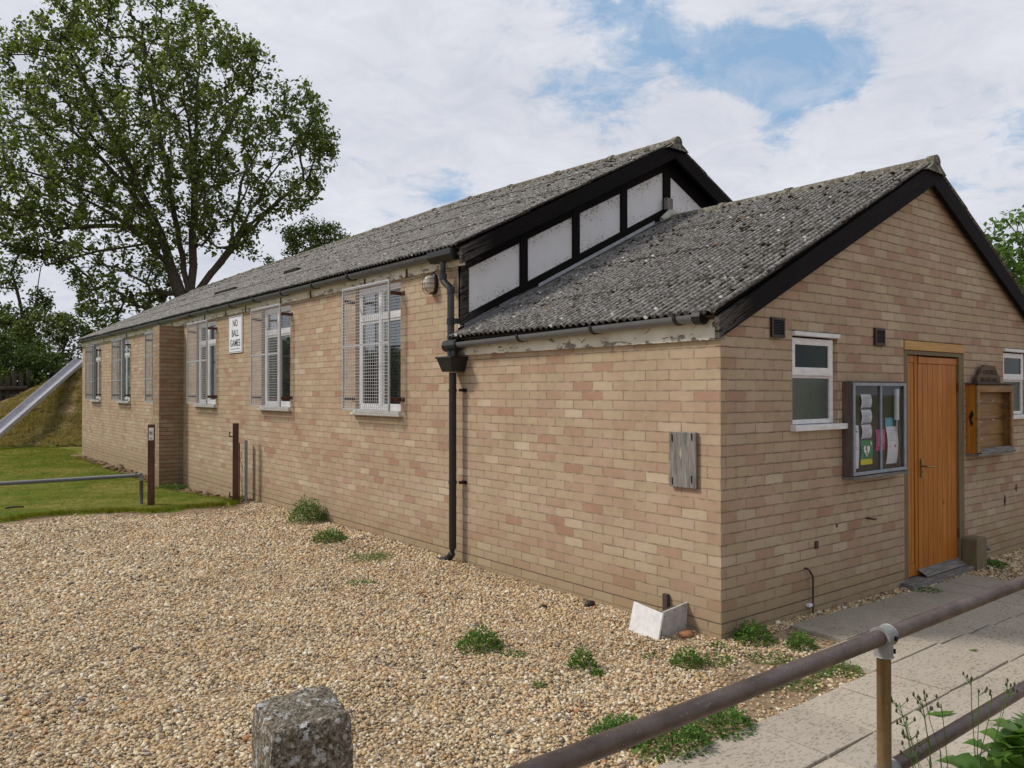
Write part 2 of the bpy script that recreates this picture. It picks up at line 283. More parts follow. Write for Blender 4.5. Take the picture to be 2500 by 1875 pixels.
def leafm(name, c1, c2, c3, trans=.35, rough=.5, spec=.35):
    def b(t, p, out):
        g = t.n('ShaderNodeNewGeometry'); r = g.outputs['Random Per Island']
        c = t.ramp(r, [(0, c1), (.5, c2), (1, c3)])
        t.L.new(c, p.inputs['Base Color']); p.inputs['Roughness'].default_value = rough; p.inputs['Specular IOR Level'].default_value = spec
        tl = t.n('ShaderNodeBsdfTranslucent', {'Color': t.mix(1.0, c, (1.25, 1.35, .6), 'MULTIPLY')}); mx = t.n('ShaderNodeMixShader', {0: trans, 1: p.outputs[0], 2: tl.outputs[0]})
        t.L.new(mx.outputs[0], out.inputs[0])
    return mat(name, b)
LEAF1 = leafm('poplar_leaf', (.055, .078, .016), (.10, .135, .028), (.24, .28, .10), .4, .38)
LEAF2 = leafm('dark_hedge_leaf', (.03, .05, .012), (.06, .095, .02), (.12, .16, .04), .3)
LEAF3 = leafm('bright_shrub_leaf', (.06, .12, .025), (.10, .19, .045), (.17, .27, .08), .35, .35)
LEAF4 = leafm('elder_leaf', (.045, .07, .014), (.085, .12, .026), (.16, .19, .05), .35)
WEED = leafm('weed_leaf', (.04, .10, .014), (.08, .17, .024), (.15, .25, .05), .35)
DOCK = leafm('dock_leaf', (.07, .15, .025), (.11, .22, .04), (.18, .30, .07), .4, .4)
GRASSM = leafm('grass_blade', (.058, .11, .004), (.105, .15, .009), (.25, .225, .04), .38, .9, .05)
DRYGR = leafm('dry_grass_blade', (.28, .20, .09), (.44, .32, .17), (.24, .22, .07), .3, .8)
BARK = simple('grey_brown_bark', (.10, .083, .06), .9, 5, .5, bs=.8, bd=.03, stretch=(3, 3, .6))
BUD = simple('brown_flower_bud', (.07, .06, .03), .8, 20, .4)
def groundm(t, p, out):
    P = pos(t); at = t.n('ShaderNodeAttribute', attribute_name='zone'); S = t.n('ShaderNodeSeparateColor', {0: at.outputs['Color']})
    gr, so2 = S.outputs[0], S.outputs[1]
    n = t.noise(P, 30, 5, .65); n2 = t.noise(P, 2.2, 5, .6); n4 = t.noise(P, .55, 4, .6)
    grass = t.mix(t.rng(n2, .35, .65), (.06, .105, .005), (.135, .15, .014)); grass = t.mix(t.rng(n4, .42, .6, 0, .75), grass, (.24, .20, .055)); grass = t.mix(t.rng(n, .4, .65, 0, .4), grass, (.07, .10, .008))
    soil = t.ramp(n, [(.3, (.13, .085, .05)), (.55, (.27, .19, .12)), (.75, (.42, .32, .21))])
    v = t.n('ShaderNodeTexVoronoi', {'Vector': P, 'Scale': 48.0}); vs = t.n('ShaderNodeSeparateColor', {0: v.outputs['Color']})
    grav = t.ramp(vs.outputs[0], [(0, (.50, .35, .19)), (.3, (.38, .25, .13)), (.6, (.56, .44, .28)), (.85, (.26, .19, .13)), (1, (.66, .57, .42))]); grav = t.mix(t.rng(v.outputs['Distance'], .3, .75, 0, .75), grav, (.07, .048, .03))
    nz = t.math('MULTIPLY', t.math('SUBTRACT', t.noise(P, 9, 4, .7), .5), .8)
    c = t.mix(t.rng(t.math('ADD', gr, nz), .35, .65), soil, grav)
    c = t.mix(t.rng(t.math('ADD', so2, nz), .4, .6), c, grass)
    setc(t, p, c, .95, t.math('SUBTRACT', n, t.math('MULTIPLY', v.outputs['Distance'], gr)), .7, .01, spec=.15)
GROUND = mat('gravel_soil_and_grass', groundm)
def moundm(t, p, out):
    P = pos(t); n = t.noise(t.scalev(P, (1, 1, 3.2)), 5, 6, .7, .6); n2 = t.noise(P, .8, 4, .6); S = t.n('ShaderNodeSeparateXYZ', {0: P})
    c = t.ramp(n, [(.3, (.10, .075, .035)), (.46, (.21, .145, .075)), (.58, (.40, .29, .165)), (.75, (.22, .125, .07))])
    gg = t.math('MULTIPLY', t.rng(S.outputs[2], 1.0, .1), t.rng(n2, .35, .6, .5, 1)); c = t.mix(gg, c, t.mix(n, (.10, .12, .02), (.2, .18, .05)))
    setc(t, p, c, .95, n, 1.0, .12, spec=.1)
MOUNDM = mat('rough_dry_grass_bank', moundm)
def railm(t, p, out):
    O = t.n('ShaderNodeTexCoord').outputs['Object']; n = t.noise(t.scalev(O, (.5, 1, 1)), 18, 6, .7); n2 = t.noise(O, 120, 2)
    n3 = t.noise(t.scalev(O, (.25, 1, 1)), 46, 5, .75); c = t.ramp(n, [(.3, (.062, .042, .036)), (.5, (.115, .082, .070)), (.7, (.165, .13, .115))]); c = t.mix(t.rng(n2, .66, .74, 0, .6), c, (.35, .3, .27)); c = t.mix(t.rng(n3, .64, .68, 0, .55), c, (.26, .235, .22)); c = t.mix(t.rng(n3, .34, .30, 0, .6), c, (.10, .035, .018))
    setc(t, p, c, .48, n, .12, .002, metal=.35, spec=.4)
RAILM = mat('brown_bronze_handrail', railm)
def postm(t, p, out):
    O = t.n('ShaderNodeTexCoord').outputs['Object']; S = t.n('ShaderNodeSeparateXYZ', {0: O}); n = t.noise(O, 28, 5, .7)
    c = t.ramp(n, [(.3, (.20, .13, .06)), (.5, (.27, .185, .09)), (.7, (.24, .20, .135))])
    side = t.rng(t.math('ADD', t.math('MULTIPLY', t.noise(t.scalev(O, (14, 14, .8)), 2.2, 3), 1.0), 0.0), .48, .56); c = t.mix(t.math('MULTIPLY', side, .75), c, (.20, .11, .04))
    setc(t, p, c, .55, n, .2, .002, metal=.3)
POSTM = mat('rust_stained_galvanised_post', postm)
STEELSL = simple('brushed_steel_slide', (.47, .46, .50), .5, 3, .2, metal=.15, stretch=(1, 1, 1))
LOGM = simple('old_log_timber', (.085, .07, .05), .9, 5, .45, bs=.6, bd=.02, stretch=(3, 3, .5))
LEAD = simple('grey_lead_flashing', (.22, .22, .23), .55, 12, .35, metal=.1)
ALU = simple('pale_metal_strip', (.55, .57, .60), .4, 10, .25, metal=.4)
PALECEM = simple('pale_mortar_flashing', (.58, .57, .46), .85, 14, .3, bs=.5)
BULKG = mat('frosted_lamp_glass', lambda t, p, o: setc(t, p, t.mix(t.noise(t.n('ShaderNodeTexCoord').outputs['Object'], 9, 3), (.72, .70, .60), (.5, .47, .38)), .2, spec=.6))
def flat(name, c, rough=.6): return simple(name, c, rough, 14, .1, bs=.04)
PAPER = flat('white_paper', (.62, .63, .68)); INK = flat('dark_ink', (.03, .03, .035)); GREENP = flat('green_poster', (.02, .22, .09)); YELP = flat('yellow_poster', (.62, .55, .02))
PINKP = flat('pink_poster', (.45, .04, .19)); BLUEP = flat('light_blue_poster', (.08, .33, .45)); NAVY = flat('navy_ink', (.06, .08, .22)); SIGNW = flat('sign_white', (.78, .79, .82), .4)
BRASS = simple('aged_brass', (.38, .27, .11), .4, 20, .3, metal=.8); BACKB = simple('dark_felt_board', (.055, .05, .045), .95, 40, .5)
# ------------------------------------------------------------------ mesh helpers
class MB:
    def __init__(s): s.v = []; s.f = []
    def quad(s, a, b, c, d): i = len(s.v); s.v += [tuple(a), tuple(b), tuple(c), tuple(d)]; s.f.append((i, i+1, i+2, i+3)); return s
    def poly(s, pts): i = len(s.v); s.v += [tuple(p) for p in pts]; s.f.append(tuple(range(i, i+len(pts)))); return s
    def box(s, x0, x1, y0, y1, z0, z1, M=None):
        i = len(s.v); P = [(x, y, z) for z in (z0, z1) for y in (y0, y1) for x in (x0, x1)]
        if M is not None: P = [tuple(M @ Vector(p)) for p in P]
        s.v += P
        for f in ((0, 2, 3, 1), (4, 5, 7, 6), (0, 1, 5, 4), (2, 6, 7, 3), (0, 4, 6, 2), (1, 3, 7, 5)): s.f.append(tuple(i+k for k in f))
        return s
    def prism(s, poly, axis, a, b):
        """poly: list of 2D points; axis 0/1/2 extruded from a to b"""
        def mk(p, t):
            q = list(p); q.insert(axis, t); return tuple(q)
        n = len(poly); i = len(s.v); s.v += [mk(p, a) for p in poly] + [mk(p, b) for p in poly]
        s.f.append(tuple(range(i+n-1, i-1, -1))); s.f.append(tuple(range(i+n, i+2*n)))
        for k in range(n): s.f.append((i+k, i+(k+1) % n, i+n+(k+1) % n, i+n+k))
        return s
    def tube(s, pts, r, n=10, cap=True, r2=None):
        pts = [Vector(p) for p in pts]; rings = []; up = Vector((0, 0, 1))
        m_ = len(pts)
        for k, p in enumerate(pts):
            d = (pts[min(k+1, m_-1)] - pts[max(k-1, 0)]).normalized()
            a = d.cross(up)
            if a.length < .05: a = d.cross(Vector((1, 0, 0)))
            a.normalize(); b = d.cross(a).normalized()
            rr = r if r2 is None else r + (r2-r)*k/(m_-1)
            if isinstance(r, (list, tuple)): rr = r[k]
            i = len(s.v); rings.append(i)
            for q in range(n):
                an = 2*math.pi*q/n; s.v.append(tuple(p + a*math.cos(an)*rr + b*math.sin(an)*rr))
        for k in range(m_-1):
            for q in range(n): s.f.append((rings[k]+q, rings[k]+(q+1) % n, rings[k+1]+(q+1) % n, rings[k+1]+q))
        if cap:
            s.f.append(tuple(rings[0]+q for q in range(n))); s.f.append(tuple(rings[-1]+q for q in reversed(range(n))))
        return s
def link(name, v, f, m, parent=None, smooth=False, bevel=0):
    me = bpy.data.meshes.new(name); me.from_pydata(v, [], f); me.update()
    if smooth:
        for p_ in me.polygons: p_.use_smooth = True
    o = bpy.data.objects.new(name, me); me.materials.append(m); col.objects.link(o)
    if parent is not None: o.parent = parent
    if bevel:
        b = o.modifiers.new('bevel', 'BEVEL'); b.width = bevel; b.segments = 2; b.limit_method = 'ANGLE'
    return o
def ob(name, mb, m, parent=None, smooth=False, bevel=0): return link(name, mb.v, mb.f, m, parent, smooth, bevel)
def recenter(o, c):
    """move a part's origin to c (so object-space texture starts there)"""
    c = Vector(c)
    for v_ in o.data.vertices: v_.co -= c
    o.location = o.location + c; return o
def smooth_angle(o, ang=40):
    me = o.data
    for p_ in me.polygons: p_.use_smooth = True
    try: me.set_sharp_from_angle(angle=R_(ang))
    except Exception: pass
    return o
def tag(o, label, cat, group=None, kind=None):
    if label: o['label'] = label
    if cat: o['category'] = cat
    if group: o['group'] = group
    if kind: o['kind'] = kind
    return o
def thing(name, label, cat, loc=(0, 0, 0), group=None):
    o = bpy.data.objects.new(name, None); o.empty_display_size = .1; col.objects.link(o); o.location = loc; return tag(o, label, cat, group)
def struct(o): o['kind'] = 'structure'; return o
def kids(o): return [c for c in bpy.data.objects if c.parent == o]
def dup(o, parent, off):
    c = o.copy(); col.objects.link(c); c.parent = parent; c.location = o.location + Vector(off)
    for ch in kids(o):
        d = ch.copy(); col.objects.link(d); d.parent = c
    return c
def big(name, V, F, m, parent=None, smooth=False):
    """fast numpy mesh; F is (n,3) or (n,4)"""
    me = bpy.data.meshes.new(name); V = np.asarray(V, dtype=np.float32); F = np.asarray(F, dtype=np.int32); k = F.shape[1]
    me.vertices.add(len(V)); me.vertices.foreach_set('co', V.ravel()); me.loops.add(F.size); me.loops.foreach_set('vertex_index', F.ravel())
    me.polygons.add(len(F)); me.polygons.foreach_set('loop_start', np.arange(len(F), dtype=np.int32)*k)
    me.update(calc_edges=True)
    if smooth: me.polygons.foreach_set('use_smooth', np.ones(len(F), dtype=bool))
    me.materials.append(m); o = bpy.data.objects.new(name, me); col.objects.link(o)
    if parent is not None: o.parent = parent
    return o
# ================================================================== GROUND
def sst(a, b, x):
    t_ = np.clip((x-a)/(b-a), 0, 1); return t_*t_*(3-2*t_)
rngn = np.random.default_rng(3)
def gz(x, y):
    x = np.asarray(x, float); y = np.asarray(y, float)
    z = -.035 - .15*sst(8.3, 12.5, y) - .055*sst(.3, 2.5, x)*sst(.5, -.5, y)
    z = z + .010*np.sin(x*2.3+1)*np.sin(y*1.7) + .006*np.sin(x*5.1)*np.cos(y*4.3+2)
    z = z + .03*np.exp(-((x+.12)/.25)**2)*sst(2.2, 3.4, y)*sst(9, 7, y)
    return z
def edge_y(x):   # where the lawn starts
    xs = [-12, -5, -3.3, -2.4, -1.6, -.9, -.4, .0, .2]; ys = [8.3, 8.6, 8.72, 8.92, 8.45, 8.35, 8.35, 9.0, 9.9]
    return np.interp(x, xs, ys)
X = np.arange(-14, 10.01, .08); Y = np.arange(-6, 36.01, .08)
gx, gy = np.meshgrid(X, Y); Zg = gz(gx, gy)
nx, ny = len(X), len(Y); idx = np.arange(nx*ny).reshape(ny, nx)
F = np.stack([idx[:-1, :-1], idx[:-1, 1:], idx[1:, 1:], idx[1:, :-1]], -1).reshape(-1, 4)
ey = edge_y(gx) + .10*np.sin(gx*6.1)+.05*np.sin(gx*17)
lawn = sst(-.05, .07, gy-ey)*(1-sst(-.42, -.28, gx)*sst(7, 8, gy)*sst(22.4, 21.8, gy))
grav = sst(-.25, -.62, gy-ey)
grav = grav*(1-.75*np.exp(-(((gx+.9)/.95)**2+((gy+.75)/.22)**2)))*(1-.85*np.exp(-(((gx+.28)/.38)**2+((gy+.62)/.4)**2)))
grav = grav*(1-.9*np.exp(-(((gx+.42)/.3)**2+((gy-4.45)/.45)**2)))
lawn = np.maximum(lawn, sst(-7.5, -9, gx))*(gx < 8)
Zg = Zg + .045*lawn*sst(0, .25, gy-ey)
gnd = big('ground', np.stack([gx, gy, Zg], -1).reshape(-1, 3), F, GROUND, smooth=True); struct(gnd)
ca = gnd.data.color_attributes.new('zone', 'FLOAT_COLOR', 'POINT')
ca.data.foreach_set('color', np.stack([grav, lawn, lawn*0, lawn*0+1], -1).reshape(-1).astype(np.float32))
far = MB(); ring = [(-400, -400), (400, -400), (400, 400), (-400, 400)]; inn = [(-14, -6), (10, -6), (10, 36), (-14, 36)]
for k in range(4):
    a, b, c_, d_ = ring[k], ring[(k+1) % 4], inn[(k+1) % 4], inn[k]
    far.quad((*a, -.6), (*b, -.6), (*c_, -.19), (*d_, -.19))
fg = ob('field', far, GROUND); struct(fg)
ca = fg.data.color_attributes.new('zone', 'FLOAT_COLOR', 'POINT'); ca.data.foreach_set('color', np.array([[1, 0, 0, 1] if v_.co.y < -5 else [0, 1, 0, 1] for v_ in fg.data.vertices], dtype=np.float32).ravel())
# mound
mcx, mcy, mrx, mry, mh, mp = 6.2, 31.79, 7.41, 4.93, 3.29, 3.2
def mz(x, y):
    q = np.sqrt(((x-mcx)/mrx)**2+((y-mcy)/mry)**2); return mh*np.exp(-q**mp)
ang = np.linspace(0, 2*math.pi, 181)[:-1]; rad = np.linspace(0, 1.55, 60)
A, Rr = np.meshgrid(ang, rad); mx_ = mcx+mrx*Rr*np.cos(A); my_ = mcy+mry*Rr*np.sin(A)
bumps = .07*np.sin(mx_*3.1+my_*2.2)*np.sin(my_*4.3)+.05*np.sin(mx_*7.3-my_*1.9)
mzz = gz(mx_, my_)+mz(mx_, my_)*(1)+bumps*sst(.0, .6, mz(mx_, my_))+.02-.25*sst(1.45, 1.55, Rr)
ii = np.arange(180*60).reshape(60, 180)
Fm = np.stack([ii[:-1], np.roll(ii[:-1], -1, 1), np.roll(ii[1:], -1, 1), ii[1:]], -1).reshape(-1, 4)
struct(big('mound', np.stack([mx_, my_, mzz], -1).reshape(-1, 3), Fm, MOUNDM, smooth=True))
# ------------------------------------------------------------------ scatter by instancing (gravel, grass)
def scatter(name, P, rot, scl, objs, label, cat):
    me = bpy.data.meshes.new(name); me.vertices.add(len(P)); me.vertices.foreach_set('co', np.asarray(P, np.float32).ravel())
    a = me.attributes.new('rot', 'FLOAT_VECTOR', 'POINT'); a.data.foreach_set('vector', np.asarray(rot, np.float32).ravel())
    a = me.attributes.new('scl', 'FLOAT_VECTOR', 'POINT'); a.data.foreach_set('vector', np.asarray(scl, np.float32).ravel())
    o = bpy.data.objects.new(name, me); col.objects.link(o)
    src = bpy.data.collections.new(name+'_source')
    for s_ in objs:
        col.objects.unlink(s_); src.objects.link(s_)
    ng = bpy.data.node_groups.new(name, 'GeometryNodeTree'); ng.interface.new_socket('Geometry', in_out='INPUT', socket_type='NodeSocketGeometry'); ng.interface.new_socket('Geometry', in_out='OUTPUT', socket_type='NodeSocketGeometry')
    N = ng.nodes; L = ng.links; gi = N.new('NodeGroupInput'); go = N.new('NodeGroupOutput'); iop = N.new('GeometryNodeInstanceOnPoints'); ci = N.new('GeometryNodeCollectionInfo')
    ci.inputs['Collection'].default_value = src; ci.inputs['Separate Children'].default_value = True; ci.inputs['Reset Children'].default_value = True
    iop.inputs['Pick Instance'].default_value = True
    for nm, sk, ty in (('rot', 'Rotation', 'FLOAT_VECTOR'), ('scl', 'Scale', 'FLOAT_VECTOR')):
        na = N.new('GeometryNodeInputNamedAttribute'); na.data_type = ty; na.inputs['Name'].default_value = nm
        if sk == 'Rotation':
            er = N.new('FunctionNodeEulerToRotation'); L.new(na.outputs[0], er.inputs[0]); L.new(er.outputs[0], iop.inputs[sk])
        else: L.new(na.outputs[0], iop.inputs[sk])
    rv = N.new('FunctionNodeRandomValue'); rv.data_type = 'INT'; rv.inputs[4].default_value = 0; rv.inputs[5].default_value = len(objs)-1
    L.new(rv.outputs[2], iop.inputs['Instance Index']); L.new(gi.outputs[0], iop.inputs['Points']); L.new(ci.outputs[0], iop.inputs['Instance']); L.new(iop.outputs[0], go.inputs[0])
    md = o.modifiers.new('scatter', 'NODES'); md.node_group = ng
    tag(o, label, cat, kind='stuff'); return o
def ico():
    ph = (1+5**.5)/2; V = np.array([(-1, ph, 0), (1, ph, 0), (-1, -ph, 0), (1, -ph, 0), (0, -1, ph), (0, 1, ph), (0, -1, -ph), (0, 1, -ph), (ph, 0, -1), (ph, 0, 1), (-ph, 0, -1), (-ph, 0, 1)], float); V /= np.linalg.norm(V[0])
    F = [(0, 11, 5), (0, 5, 1), (0, 1, 7), (0, 7, 10), (0, 10, 11), (1, 5, 9), (5, 11, 4), (11, 10, 2), (10, 7, 6), (7, 1, 8), (3, 9, 4), (3, 4, 2), (3, 2, 6), (3, 6, 8), (3, 8, 9), (4, 9, 5), (2, 4, 11), (6, 2, 10), (8, 6, 7), (9, 8, 1)]
    V = [tuple(v) for v in V]; cache = {}; F2 = []
    def mid(a, b):
        k = (min(a, b), max(a, b))
        if k not in cache:
            m_ = (np.array(V[a])+np.array(V[b]))/2; m_ /= np.linalg.norm(m_); V.append(tuple(m_)); cache[k] = len(V)-1
        return cache[k]
    for a, b, c in F:
        ab, bc, ca_ = mid(a, b), mid(b, c), mid(c, a); F2 += [(a, ab, ca_), (b, bc, ab), (c, ca_, bc), (ab, bc, ca_)]
    return np.array(V), np.array(F2)
IV, IF = ico()
stones = []
for k in range(7):
    r = rngn; V = IV*np.array([1, r.uniform(.65, .95), r.uniform(.5, .8)])*(1+.18*r.normal(size=(len(IV), 1)))
    stones.append(big('pebble', V, IF, PEBBLE, smooth=(k % 2 == 0)))
def inview(x, y, margin=.04):
    rel = np.stack([x+4.4392, y+3.3395], -1); dep = rel@np.array([.62026, .78435]); lat = rel@np.array([.78438, -.62028])
    return (dep > .8) & (np.abs(lat/np.maximum(dep, .1)) < .644+margin+.25/np.maximum(dep, .5)), dep
pts = []
for (ya, yb, sp) in ((-2.2, 1.2, .0150), (1.2, 4.0, .0172), (4.0, 9.1, .0215)):
    xs = np.arange(-7, .35 if yb < 2 else .02, sp); ys = np.arange(ya, yb, sp); a, b = np.meshgrid(xs, ys)
    pts.append(np.stack([a.ravel(), b.ravel(), np.full(a.size, sp)], -1))
# behind the paving, right of the door
a, b = np.meshgrid(np.arange(3.6, 7.5, .026), np.arange(-1.8, 0, .026)); pts.append(np.stack([a.ravel(), b.ravel(), np.full(a.size, .024)], -1))
a, b = np.meshgrid(np.arange(.3, 3.7, .02), np.arange(-.12, 0, .02)); pts.append(np.stack([a.ravel(), b.ravel(), np.full(a.size, .02)], -1))
pts = np.concatenate(pts); pts[:, :2] += rngn.normal(size=(len(pts), 2))*pts[:, 2:3]*.35
x, y, sp = pts.T
ok, dep = inview(x, y)
def paved(x, y):
    return ((y < -.96) & (x > -3) & (y > -2.3)) | ((x > .18) & (y < -.545) & (y > -2.3)) | ((x > .5) & (y < -.12) & (y > -2.3) & (x < 3.6)) | ((x > 3.5) & (y < -.5))
ok &= ~paved(x, y); ok &= ~((y > 0) & (x > -.01)); ok &= (y < edge_y(x)+rngn.normal(size=len(x))*.13-.40-.15*np.exp(-((x+1.2)/.5)**2))
soft = np.exp(-(((x+.9)/.95)**2+((y+.75)/.25)**2))+np.exp(-(((x+.28)/.38)**2+((y+.62)/.4)**2))+.8*np.exp(-(((x+.35)/.5)**2+((y-.15)/.25)**2))*(rngn.random(len(x)))+.85*np.exp(-(((x+.42)/.26)**2+((y-4.45)/.4)**2))
ok &= rngn.random(len(x)) > np.minimum(soft, .9)*.93
ok &= (y < 6) | (rngn.random(len(x)) < .93)
x, y, sp = x[ok], y[ok], sp[ok]; n_ = len(x)
hump = rngn.random(n_)*.013 - .004 + .006*np.sin(x*9)*np.sin(y*7.7)
s_ = np.clip(rngn.lognormal(0, .33, n_), .5, 2.1)*sp*.57
print('pebbles', n_)
scatter('gravel', np.stack([x, y, gz(x, y)+hump], -1), np.stack([rngn.normal(size=n_)*.35, rngn.normal(size=n_)*.35, rngn.random(n_)*6.28], -1), np.stack([s_, s_, s_], -1), stones, 'golden brown flint gravel covering the car park', 'gravel')
# grass tufts
def tuft(k, nb, h, wd, m_, lean=.6):
    V = []; Fq = []
    for b in range(nb):
        a = rngn.random()*6.28; r = rngn.random()*.035; bx, by = r*math.cos(a), r*math.sin(a); d = rngn.random()*6.28; ln = rngn.random()*lean; hh = h*rngn.uniform(.5, 1.1)
        sx, sy = math.cos(d+1.57)*wd, math.sin(d+1.57)*wd; tx, ty = bx+math.cos(d)*hh*ln, by+math.sin(d)*hh*ln
        i = len(V); V += [(bx-sx, by-sy, 0), (bx+sx, by+sy, 0), (bx+(tx-bx)*.45+sx*.7, by+(ty-by)*.45+sy*.7, hh*.6), (bx+(tx-bx)*.45-sx*.7, by+(ty-by)*.45-sy*.7, hh*.6), (tx, ty, hh)]
        Fq += [(i, i+1, i+2), (i, i+2, i+3), (i+3, i+2, i+4)]
    return big('tuft', V, Fq, m_)
def grass_pts(n, x0, x1, y0, y1):
    return rngn.uniform(x0, x1, n), rngn.uniform(y0, y1, n)
tf = [tuft(k, 16, .032, .0016, GRASSM, .9) for k in range(4)]
gxp, gyp = grass_pts(150000, -9, 0, 8.0, 27); ok, dep = inview(gxp, gyp, .01)
ok &= (gyp > edge_y(gxp)+.05*rngn.normal(size=len(gxp))) & ~((gxp > -.38+.1*rngn.normal(size=len(gxp))) & (gyp < 22.2) & (gyp > 9)) & (rngn.random(len(gxp)) < np.clip(12/dep, .25, 1)**1.2) & (mz(gxp, gyp) < .9*rngn.random(len(gxp)))
gxp, gyp, dep = gxp[ok], gyp[ok], dep[ok]; n_ = len(gxp); sc = rngn.uniform(.7, 1.25, n_)*(1+.035*np.maximum(dep-10, 0)); sc2 = sc*(1+.8*np.exp(-((gyp-edge_y(gxp))/.25)**2))
scatter('grass', np.stack([gxp, gyp, gz(gxp, gyp)+.02], -1), np.stack([0*gxp, 0*gxp, rngn.random(n_)*6.28], -1), np.stack([sc, sc, sc2], -1), tf, 'short mown green lawn grass beyond the gravel', 'grass')
tf = [tuft(k, 14, .15, .008, DRYGR, 1.5) for k in range(4)]
gxp, gyp = grass_pts(52000, -4.5, 4.5, 22.5, 31.5); ok, dep = inview(gxp, gyp, .01); ok &= (mz(gxp, gyp) > .05+.3*rngn.random(len(gxp)))
gxp, gyp = gxp[ok], gyp[ok]; n_ = len(gxp); sc = rngn.uniform(.7, 1.5, n_)
patch = np.sin(gxp*2.1+gyp)*np.sin(gyp*2.7); ok = rngn.random(n_) < .55+.45*patch; gxp, gyp, sc = gxp[ok], gyp[ok], sc[ok]; n_ = len(gxp)
scatter('rough_grass', np.stack([gxp, gyp, gz(gxp, gyp)+mz(gxp, gyp)-.02], -1), np.stack([0*gxp+.3*rngn.normal(size=n_), .3*rngn.normal(size=n_), rngn.random(n_)*6.28], -1), np.stack([sc, sc, sc*.8], -1), tf, 'rough dry yellow grass covering the steep bank', 'rough grass')
print('grass', n_)
# ------------------------------------------------------------------ paving
pv = MB(); S_ = .416; rp = random.Random(5)
for iy, y1_ in enumerate([-.12, -.545, -.96, -1.385, -1.805]):
    y0_ = [-.545, -.96, -1.385, -1.805, -2.25][iy]
    k0 = -6 if y1_ <= -.96 else (3 if iy == 1 else 4)
    for k in range(k0, 16):
        xa = -1.05+S_*k; xb = xa+S_
        if iy == 0 and k > 10: continue
        dz = rp.uniform(-.003, .003); tl = rp.uniform(-.004, .004); g_ = .004
        zt = -.035-.055*float(sst(.3, 2.5, xa))+.022
        if y1_ > -.9 or True:
            e = [rp.uniform(-.003, .003) for _ in range(8)]
            i = len(pv.v); g_ = .0065; xa2, xb2, ya2, yb2 = xa+g_, xb-g_, y0_+g_, y1_-g_
            pv.v += [(xa2+e[0], ya2+e[1], zt+dz-tl), (xb2+e[2], ya2+e[3], zt+dz+tl), (xb2+e[4], yb2+e[5], zt+dz+tl), (xa2+e[6], yb2+e[7], zt+dz-tl), (xa2, ya2, zt-.05), (xb2, ya2, zt-.05), (xb2, yb2, zt-.05), (xa2, yb2, zt-.05)]
            for f in ((0, 1, 2, 3), (0, 4, 5, 1), (1, 5, 6, 2), (2, 6, 7, 3), (3, 7, 4, 0)): pv.f.append(tuple(i+q for q in f))
struct(ob('paving', pv, PAVE, bevel=.004))
# ================================================================== VILLAGE HALL
hall = thing('village_hall', 'long tan brick hall with corrugated cement roofs and black timber gables', 'building')
W, YE, YM, YF, XA = 6.06, 0.0, 3.13, 22.0, 3.03
# --- walls
def cellwall(mb, axis, plane, u0, u1, z0, z1, holes, depth, outn):
    """outer skin in plane, with reveals; axis 'x': plane x=plane, u=y ; axis 'y': plane y=plane, u=x"""
    us = sorted({u0, u1, *[h[0] for h in holes], *[h[1] for h in holes]}); zs = sorted({z0, z1, *[h[2] for h in holes], *[h[3] for h in holes]})
    P = (lambda u, z, d=0: (plane-outn*d, u, z)) if axis == 'x' else (lambda u, z, d=0: (u, plane-outn*d, z))
    for a, b in zip(us, us[1:]):
        for c, d in zip(zs, zs[1:]):
            if any(h[0] <= a+1e-6 and b-1e-6 <= h[1] and h[2] <= c+1e-6 and d-1e-6 <= h[3] for h in holes): continue
            mb.quad(P(a, c), P(b, c), P(b, d), P(a, d))
    for h in holes:
        a, b, c, d = h
        for (p, q) in (((a, c), (a, d)), ((b, c), (b, d)), ((a, c), (b, c)), ((a, d), (b, d))): mb.quad(P(*p), P(*q), P(*q, depth), P(*p, depth))
WY = [(4.24, 5.31), (7.25, 8.32), (10.42, 11.49), (13.36, 14.43), (16.46, 17.53), (19.60, 20.67)]
WZ0, WZ1 = 1.39, 2.87
left = MB(); cellwall(left, 'x', 0, YM, YF, -.5, 3.0, [(a, b, WZ0, WZ1) for a, b in WY], .22, -1)
left.quad((0, YF, -.5), (W, YF, -.5), (W, YF, 3.0), (0, YF, 3.0)); left.quad((W, YM, -.5), (W, YF, -.5), (W, YF, 3.0), (W, YM, 3.0)); left.poly([(0, YF, 3.0), (XA, YF, 4.5), (W, YF, 3.0)])
ob('wall', left, BRICK, hall)
ext = MB(); cellwall(ext, 'x', 0, YE, YM, -.5, 2.12, [], .1, -1); ext.quad((W, YE, -.5), (W, YM, -.5), (W, YM, 2.12), (W, YE, 2.12)); ext.quad((0, YM, -.5), (W, YM, -.5), (W, YM, 2.12), (0, YM, 2.12)); ob('wall', ext, BRICK, hall)
gab = MB(); cellwall(gab, 'y', 0, 0, W, -.5, 2.1, [(.857, 1.49, 1.35, 2.1), (4.767, 5.40, 1.35, 2.1), (2.585, 3.81, -.1, 2.1)], .12, -1)
gab.poly([(0, 0, 2.1), (W, 0, 2.1), (XA, 0, 2.1+.5*XA)]); ob('gable_wall', gab, BRICK, hall)
# dark interior liner behind openings
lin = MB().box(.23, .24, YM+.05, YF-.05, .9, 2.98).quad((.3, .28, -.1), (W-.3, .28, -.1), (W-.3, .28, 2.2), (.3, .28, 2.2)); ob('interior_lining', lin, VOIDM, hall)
bt_ = MB().box(-.43, .0, 12.28, 12.72, -.5, 2.80); bt_.box(-.44, -.001, 12.26, 12.73, 2.80, 2.86)
ob('buttress', MB().box(-.43, -.001, 12.28, 12.72, -.5, 2.872), BRICKD, hall)
